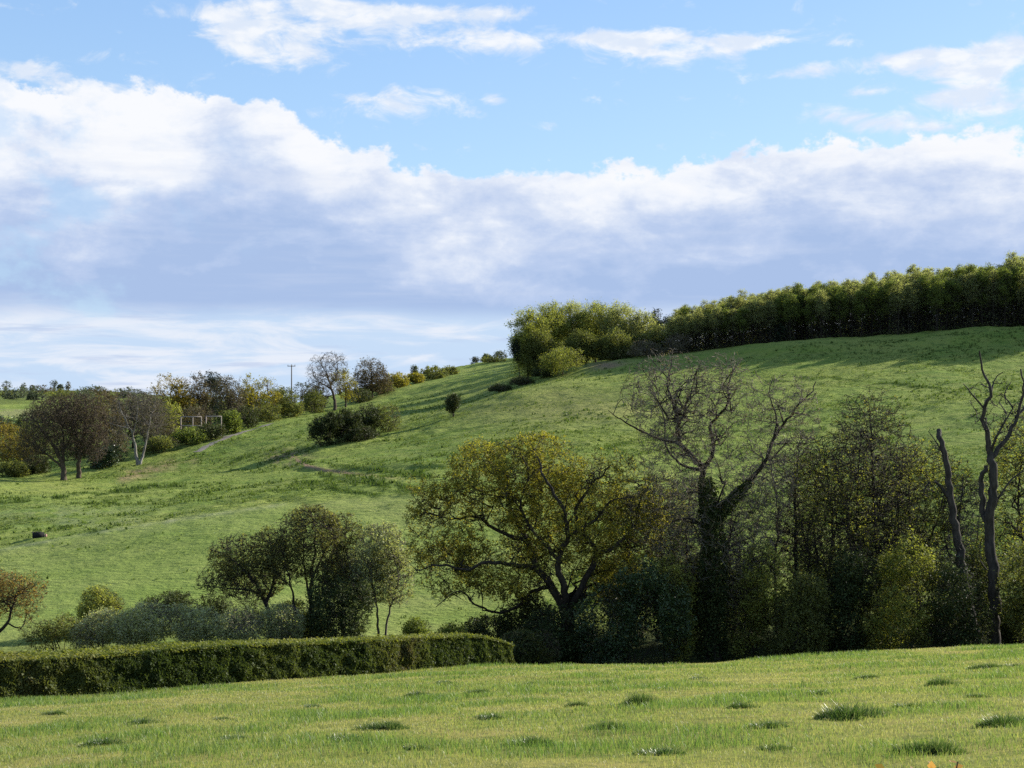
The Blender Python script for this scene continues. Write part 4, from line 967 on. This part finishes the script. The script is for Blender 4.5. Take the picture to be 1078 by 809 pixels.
def trough():
    D = 152; b = base(40.5, D); root = empty('feed_trough', b, 'black open feed trough lying alone on the lower hillside', 'trough'); root.rotation_euler = (0, 0, .2)
    g = Geo(); Lx, Ly, h = 1.05, .55, .58
    box(g, (0, -Ly/2, h/2), (Lx, .06, h)); box(g, (0, Ly/2, h/2), (Lx, .06, h)); box(g, (-Lx/2-.032, 0, h/2+.03), (.06, Ly+.06, h+.06)); box(g, (Lx/2+.032, 0, h*.4), (.06, Ly+.06, h*.8)); box(g, (0, 0, .05), (Lx-.01, Ly-.07, .06))
    link('tub', g.mesh('tub', black), root)
    for x in (-.15, .18):
        g = Geo(); box(g, (x, 0, h+.035), (.1, Ly+.02, .06)); link('crossbar', g.mesh('crossbar', black), root)
    g = Geo(); box(g, (.75, .05, .16), (.22, .25, .34)); box(g, (.75, .05, .36), (.12, .12, .06)); link('bucket', g.mesh('bucket', pinkp), root)
trough()
def sprig(label, px, D, top, n, w, leaf):
    b = base(px, D); rng = np.random.default_rng(int(px)); H = (HZ-top)/F*D-b[2]
    root = empty('twiggy_shrub', b, label, 'shrub'); g = Geo(); k = 14
    P0 = rng.normal(size=(k, 3))*np.array([.08, .05, 0]); P2 = np.stack([rng.uniform(-w, w, k), rng.normal(size=k)*.15, H*rng.uniform(.86, 1, k)], 1)
    P1 = (P0+P2)/2+rng.normal(size=(k, 3))*.06
    tubes(g, np.stack([P0, P1, P2], 1), np.tile([.012, .008, .004], (k, 1)), 4); link('stem', g.mesh('stem', BM['brown'], True), root)
    g = Geo(); i = rng.integers(0, k, n); t = rng.uniform(.25, 1, n)[:, None]
    q = P0[i]*(1-t)**2+2*P1[i]*t*(1-t)+P2[i]*t*t+rng.normal(size=(n, 3))*.03
    q[:, 2] = np.minimum(q[:, 2], H)
    leaves(g, rng, q, .05, rng.uniform(0, 1, n), .6); link('foliage', g.mesh('foliage', LM[leaf]), root)
sprig('shrub with dry orange leaves just peeping over the bottom edge', 955, 7.5, 800.5, 700, .36, 'dryleaf')
sprig('pair of dark shoots peeping over the bottom edge beside the dry orange leaves', 878, 7.5, 801, 90, .07, 'dark')

# ------------------------------------------------------------------ light, sky
SUN_AZ, SUN_EL = math.radians(58), math.radians(27)
sd = np.array([math.sin(SUN_AZ)*math.cos(SUN_EL), math.cos(SUN_AZ)*math.cos(SUN_EL), math.sin(SUN_EL)])
ld = bpy.data.lights.new('sun', 'SUN'); ld.energy = 4.8; ld.angle = math.radians(.5); ld.color = (1, .93, .82)
lo = bpy.data.objects.new('sun', ld); col.objects.link(lo)
from mathutils import Vector
lo.rotation_euler = Vector([float(v) for v in -sd]).to_track_quat('-Z', 'Y').to_euler(); lo.location = (60, 60, 80)
world = bpy.data.worlds.new('World'); scn.world = world; world.use_nodes = True
nt = world.node_tree; N = nt.nodes; L = nt.links; N.clear()
def val(x):
    return x
def math_(op, a, b=None, c=None, clamp=False):
    n = N.new('ShaderNodeMath'); n.operation = op; n.use_clamp = clamp
    for i, s in enumerate((a, b, c)):
        if s is None: continue
        if isinstance(s, (int, float)): n.inputs[i].default_value = s
        else: L.new(s, n.inputs[i])
    return n.outputs[0]
def mrange(x, a, b, c=0.0, d=1.0, smooth=True):
    n = N.new('ShaderNodeMapRange'); n.interpolation_type = 'SMOOTHSTEP' if smooth else 'LINEAR'
    for i, s in enumerate((a, b, c, d)):
        if isinstance(s, (int, float)): n.inputs[i+1].default_value = s
        else: L.new(s, n.inputs[i+1])
    L.new(x, n.inputs[0]); return n.outputs[0]
sky = N.new('ShaderNodeTexSky'); sky.sky_type = 'NISHITA'; sky.sun_disc = False; sky.sun_elevation = SUN_EL; sky.sun_rotation = SUN_AZ
sky.air_density = 1.0; sky.dust_density = .6; sky.ozone_density = 1.5
tcn = N.new('ShaderNodeTexCoord'); sp = N.new('ShaderNodeSeparateXYZ'); L.new(tcn.outputs['Generated'], sp.inputs[0])
dx, dy, dz = sp.outputs
az = math_('ARCTAN2', dx, dy)
hyp = math_('SQRT', math_('ADD', math_('MULTIPLY', dx, dx), math_('MULTIPLY', dy, dy)))
el = math_('DIVIDE', dz, math_('MAXIMUM', hyp, .05))
def noise(sx, sy, detail=6, rough=.55, off=0.0, dist=0.0):
    cb = N.new('ShaderNodeCombineXYZ'); L.new(math_('MULTIPLY', az, sx), cb.inputs[0]); L.new(math_('MULTIPLY', el, sy), cb.inputs[1]); cb.inputs[2].default_value = off
    n = N.new('ShaderNodeTexNoise'); n.inputs['Scale'].default_value = 1; n.inputs['Detail'].default_value = detail; n.inputs['Roughness'].default_value = rough; n.inputs['Distortion'].default_value = dist
    L.new(cb.outputs[0], n.inputs['Vector']); return n.outputs[0]
def A(px): return math.atan((px-CX)/F)
def V(px, py): return (HZ-py)/F*math.cos(A(px))
n1 = noise(17, 24, 8, .58, 1.3); n2 = noise(55, 70, 6, .62, 5.1); n3 = noise(6, 12, 5, .5, 9.7)
# bank top curve over azimuth
fc = N.new('ShaderNodeFloatCurve'); cv = fc.mapping.curves[0]
pts = [(-400, 150), (0, 78), (60, 88), (150, 90), (220, 92), (290, 108), (350, 132), (400, 152), (450, 176), (520, 190), (580, 184), (640, 176), (700, 176), (750, 160), (820, 150), (900, 148), (980, 148), (1078, 140), (1500, 150)]
AMIN, AMAX = A(-400), A(1500)
pp = [((A(px)-AMIN)/(AMAX-AMIN), V(px, py)/.30) for px, py in pts]
while len(cv.points) < len(pp): cv.points.new(.5, .5)
for p, q in zip(cv.points, pp): p.location = q
fc.mapping.update()
L.new(mrange(az, AMIN, AMAX, 0, 1, False), fc.inputs['Value'])
T = math_('MULTIPLY', fc.outputs[0], .30)
disp = math_('ADD', math_('MULTIPLY', math_('SUBTRACT', n1, .5), .075), math_('MULTIPLY', math_('SUBTRACT', n2, .5), .035))
dep = math_('SUBTRACT', math_('ADD', T, disp), el)       # depth below the cloud top
bank = mrange(dep, -.001, .0075)
# break-up on the far left, and fade below the base
base_fade = mrange(math_('ADD', el, math_('MULTIPLY', math_('SUBTRACT', n3, .5), .02)), V(539, 345), V(539, 318))
leftbreak = math_('MULTIPLY', mrange(az, A(330), A(40)), mrange(n1, .50, .66))
bank = math_('MULTIPLY', bank, math_('SUBTRACT', 1.0, math_('MULTIPLY', leftbreak, .45)))
# small clouds
blobs = [(265, 25, 55, 28, 1), (330, 15, 60, 22, 1), (300, 55, 45, 22, .8), (395, 20, 60, 14, .8), (500, 45, 75, 14, .9), (560, 18, 40, 10, .5), (430, 108, 55, 20, 1), (520, 104, 14, 7, .8),
         (665, 48, 48, 14, 1), (720, 50, 40, 16, 1), (770, 48, 35, 12, .7), (850, 76, 38, 11, 1), (912, 98, 26, 7, .8), (900, 46, 22, 6, .6), (960, 75, 38, 13, .9), (1030, 70, 50, 18, .9), (1060, 50, 40, 14, .7),
         (905, 130, 50, 10, .8), (1040, 112, 55, 18, 1), (990, 135, 30, 9, .7), (30, 75, 50, 14, .8), (160, 62, 40, 8, .5), (582, 132, 14, 6, .5), (730, 124, 16, 4, .4), (20, 5, 30, 8, .3), (1000, 100, 40, 10, .7), (620, 40, 60, 8, .7), (800, 45, 60, 7, .55), (470, 15, 70, 10, .7), (180, 15, 40, 12, .45), (700, 105, 80, 6, .35), (970, 60, 60, 9, .7), (100, 100, 70, 16, .6), (880, 120, 60, 8, .6)]
w = None
for px, py, rx, ry, s in blobs:
    a_ = math_('MULTIPLY', math_('SUBTRACT', az, A(px)), F/rx); b_ = math_('MULTIPLY', math_('SUBTRACT', el, V(px, py)), F/ry)
    e = math_('MULTIPLY', math_('EXPONENT', math_('MULTIPLY', math_('ADD', math_('MULTIPLY', a_, a_), math_('MULTIPLY', b_, b_)), -1.0)), s)
    w = e if w is None else math_('ADD', w, e)
nb = noise(28, 52, 8, .62, 3.3, .4)
wd = math_('ADD', math_('MULTIPLY', math_('MINIMUM', w, 1.0), .88), math_('MULTIPLY', math_('SUBTRACT', nb, .5), 2.5))
wisp = mrange(wd, .22, .92)
# elsewhere in the sky: scattered cloud
offv = math_('MAXIMUM', mrange(math_('ABSOLUTE', az), .42, .6), mrange(el, .33, .5))
scat = math_('MULTIPLY', mrange(noise(3.2, 5, 7, .55, 2.2), .5, .68), offv)
# low streaks under the bank
st = noise(11, 62, 7, .6, 7.7, .5)
streak = math_('MULTIPLY', mrange(st, .40, .62), mrange(el, .13, .05))
EXPO = 1.24
WS = .066
k_ = 1/(WS*2**EXPO)
def C(r, g, b):     # display sRGB to world radiance
    f = lambda v: ((v/255+.055)/1.055)**2.4 if v > 10 else v/255/12.92
    return (f(r)*k_, f(g)*k_, f(b)*k_, 1)
def mix(fac, a, b):
    n = N.new('ShaderNodeMix'); n.data_type = 'RGBA'
    L.new(fac, n.inputs[0])
    for s, i in ((a, 6), (b, 7)):
        if isinstance(s, tuple): n.inputs[i].default_value = s
        else: L.new(s, n.inputs[i])
    return n.outputs[2]
# bank colouring: white lit rim, lilac grey body
bil = noise(13, 30, 7, .58, 4.4, .2)
dd = math_('ADD', dep, math_('MULTIPLY', math_('SUBTRACT', bil, .5), .16))
dd = math_('SUBTRACT', dd, math_('MULTIPLY', mrange(az, A(420), A(100)), .035))
rp = N.new('ShaderNodeValToRGB'); el_ = rp.color_ramp.elements
while len(el_) < 5: el_.new(.5)
for e, (p, c) in zip(el_, [(0, C(249, 251, 255)), (.2, C(240, 245, 254)), (.42, C(216, 227, 247)), (.7, C(189, 207, 239)), (1, C(171, 194, 232))]):
    e.position = p; e.color = tuple(min(v, 1e4)/10 for v in c[:3])+(1,)
L.new(mrange(dd, 0, .088, 0, 1, False), rp.inputs[0])
sc = N.new('ShaderNodeMix'); sc.data_type = 'RGBA'; sc.blend_type = 'MULTIPLY'; sc.inputs[0].default_value = 1; L.new(rp.outputs[0], sc.inputs[6]); sc.inputs[7].default_value = (10, 10, 10, 1)
bankc = sc.outputs[2]
# pale bands across the grey body
hb = mrange(noise(5, 60, 5, .55, 6.1), .5, .75)
bankc = mix(math_('MULTIPLY', hb, .35), bankc, C(214, 224, 244))
lowc = mix(streak, C(200, 222, 248), C(232, 239, 251))
lowc = mix(math_('MULTIPLY', mrange(noise(9, 120, 5, .6, 8.8), .55, .7), .7), lowc, C(190, 206, 236))
bankc = mix(base_fade, lowc, bankc)
# clear sky: Nishita, with thin high haze
hs = N.new('ShaderNodeMix'); hs.data_type = 'RGBA'; hs.blend_type = 'MULTIPLY'; hs.inputs[0].default_value = 1
L.new(sky.outputs[0], hs.inputs[6]); hs.inputs[7].default_value = (1.0, 1.08, 1.2, 1)
hz = N.new('ShaderNodeValue'); hz.outputs[0].default_value = .62
clear = mix(hz.outputs[0], hs.outputs[2], mix(mrange(el, .10, .30, 0, 1, False), C(190, 226, 254), C(160, 203, 253)))
c1 = mix(math_('MULTIPLY', wisp, .93), clear, mix(mrange(noise(40, 90, 5, .55, 12.2), .4, .65), C(226, 236, 251), C(250, 252, 255)))
c1 = mix(math_('MULTIPLY', scat, .8), c1, C(225, 232, 246))
c2 = mix(math_('MAXIMUM', bank, math_('SUBTRACT', 1.0, mrange(el, .05, .09))), c1, bankc)
bg = N.new('ShaderNodeBackground'); bg.inputs[1].default_value = WS; L.new(c2, bg.inputs[0])
ow = N.new('ShaderNodeOutputWorld'); L.new(bg.outputs[0], ow.inputs[0])

# ------------------------------------------------------------------ camera
cam = bpy.data.cameras.new('camera'); cam.lens = 50; cam.sensor_width = 36; cam.clip_end = 20000; cam.clip_start = .1
cam.shift_y = (HZ-404.5)/1078
co = bpy.data.objects.new('camera', cam); col.objects.link(co); co.rotation_euler = (math.pi/2, 0, 0); co.location = (0, 0, 0)
scn.camera = co
vs = scn.view_settings; vs.view_transform = 'Standard'; vs.look = 'None'; vs.gamma = 1; vs.exposure = EXPO
scn.cycles.max_bounces = 6; scn.cycles.transparent_max_bounces = 4; scn.cycles.use_denoising = False
print('script', time.time()-T0)
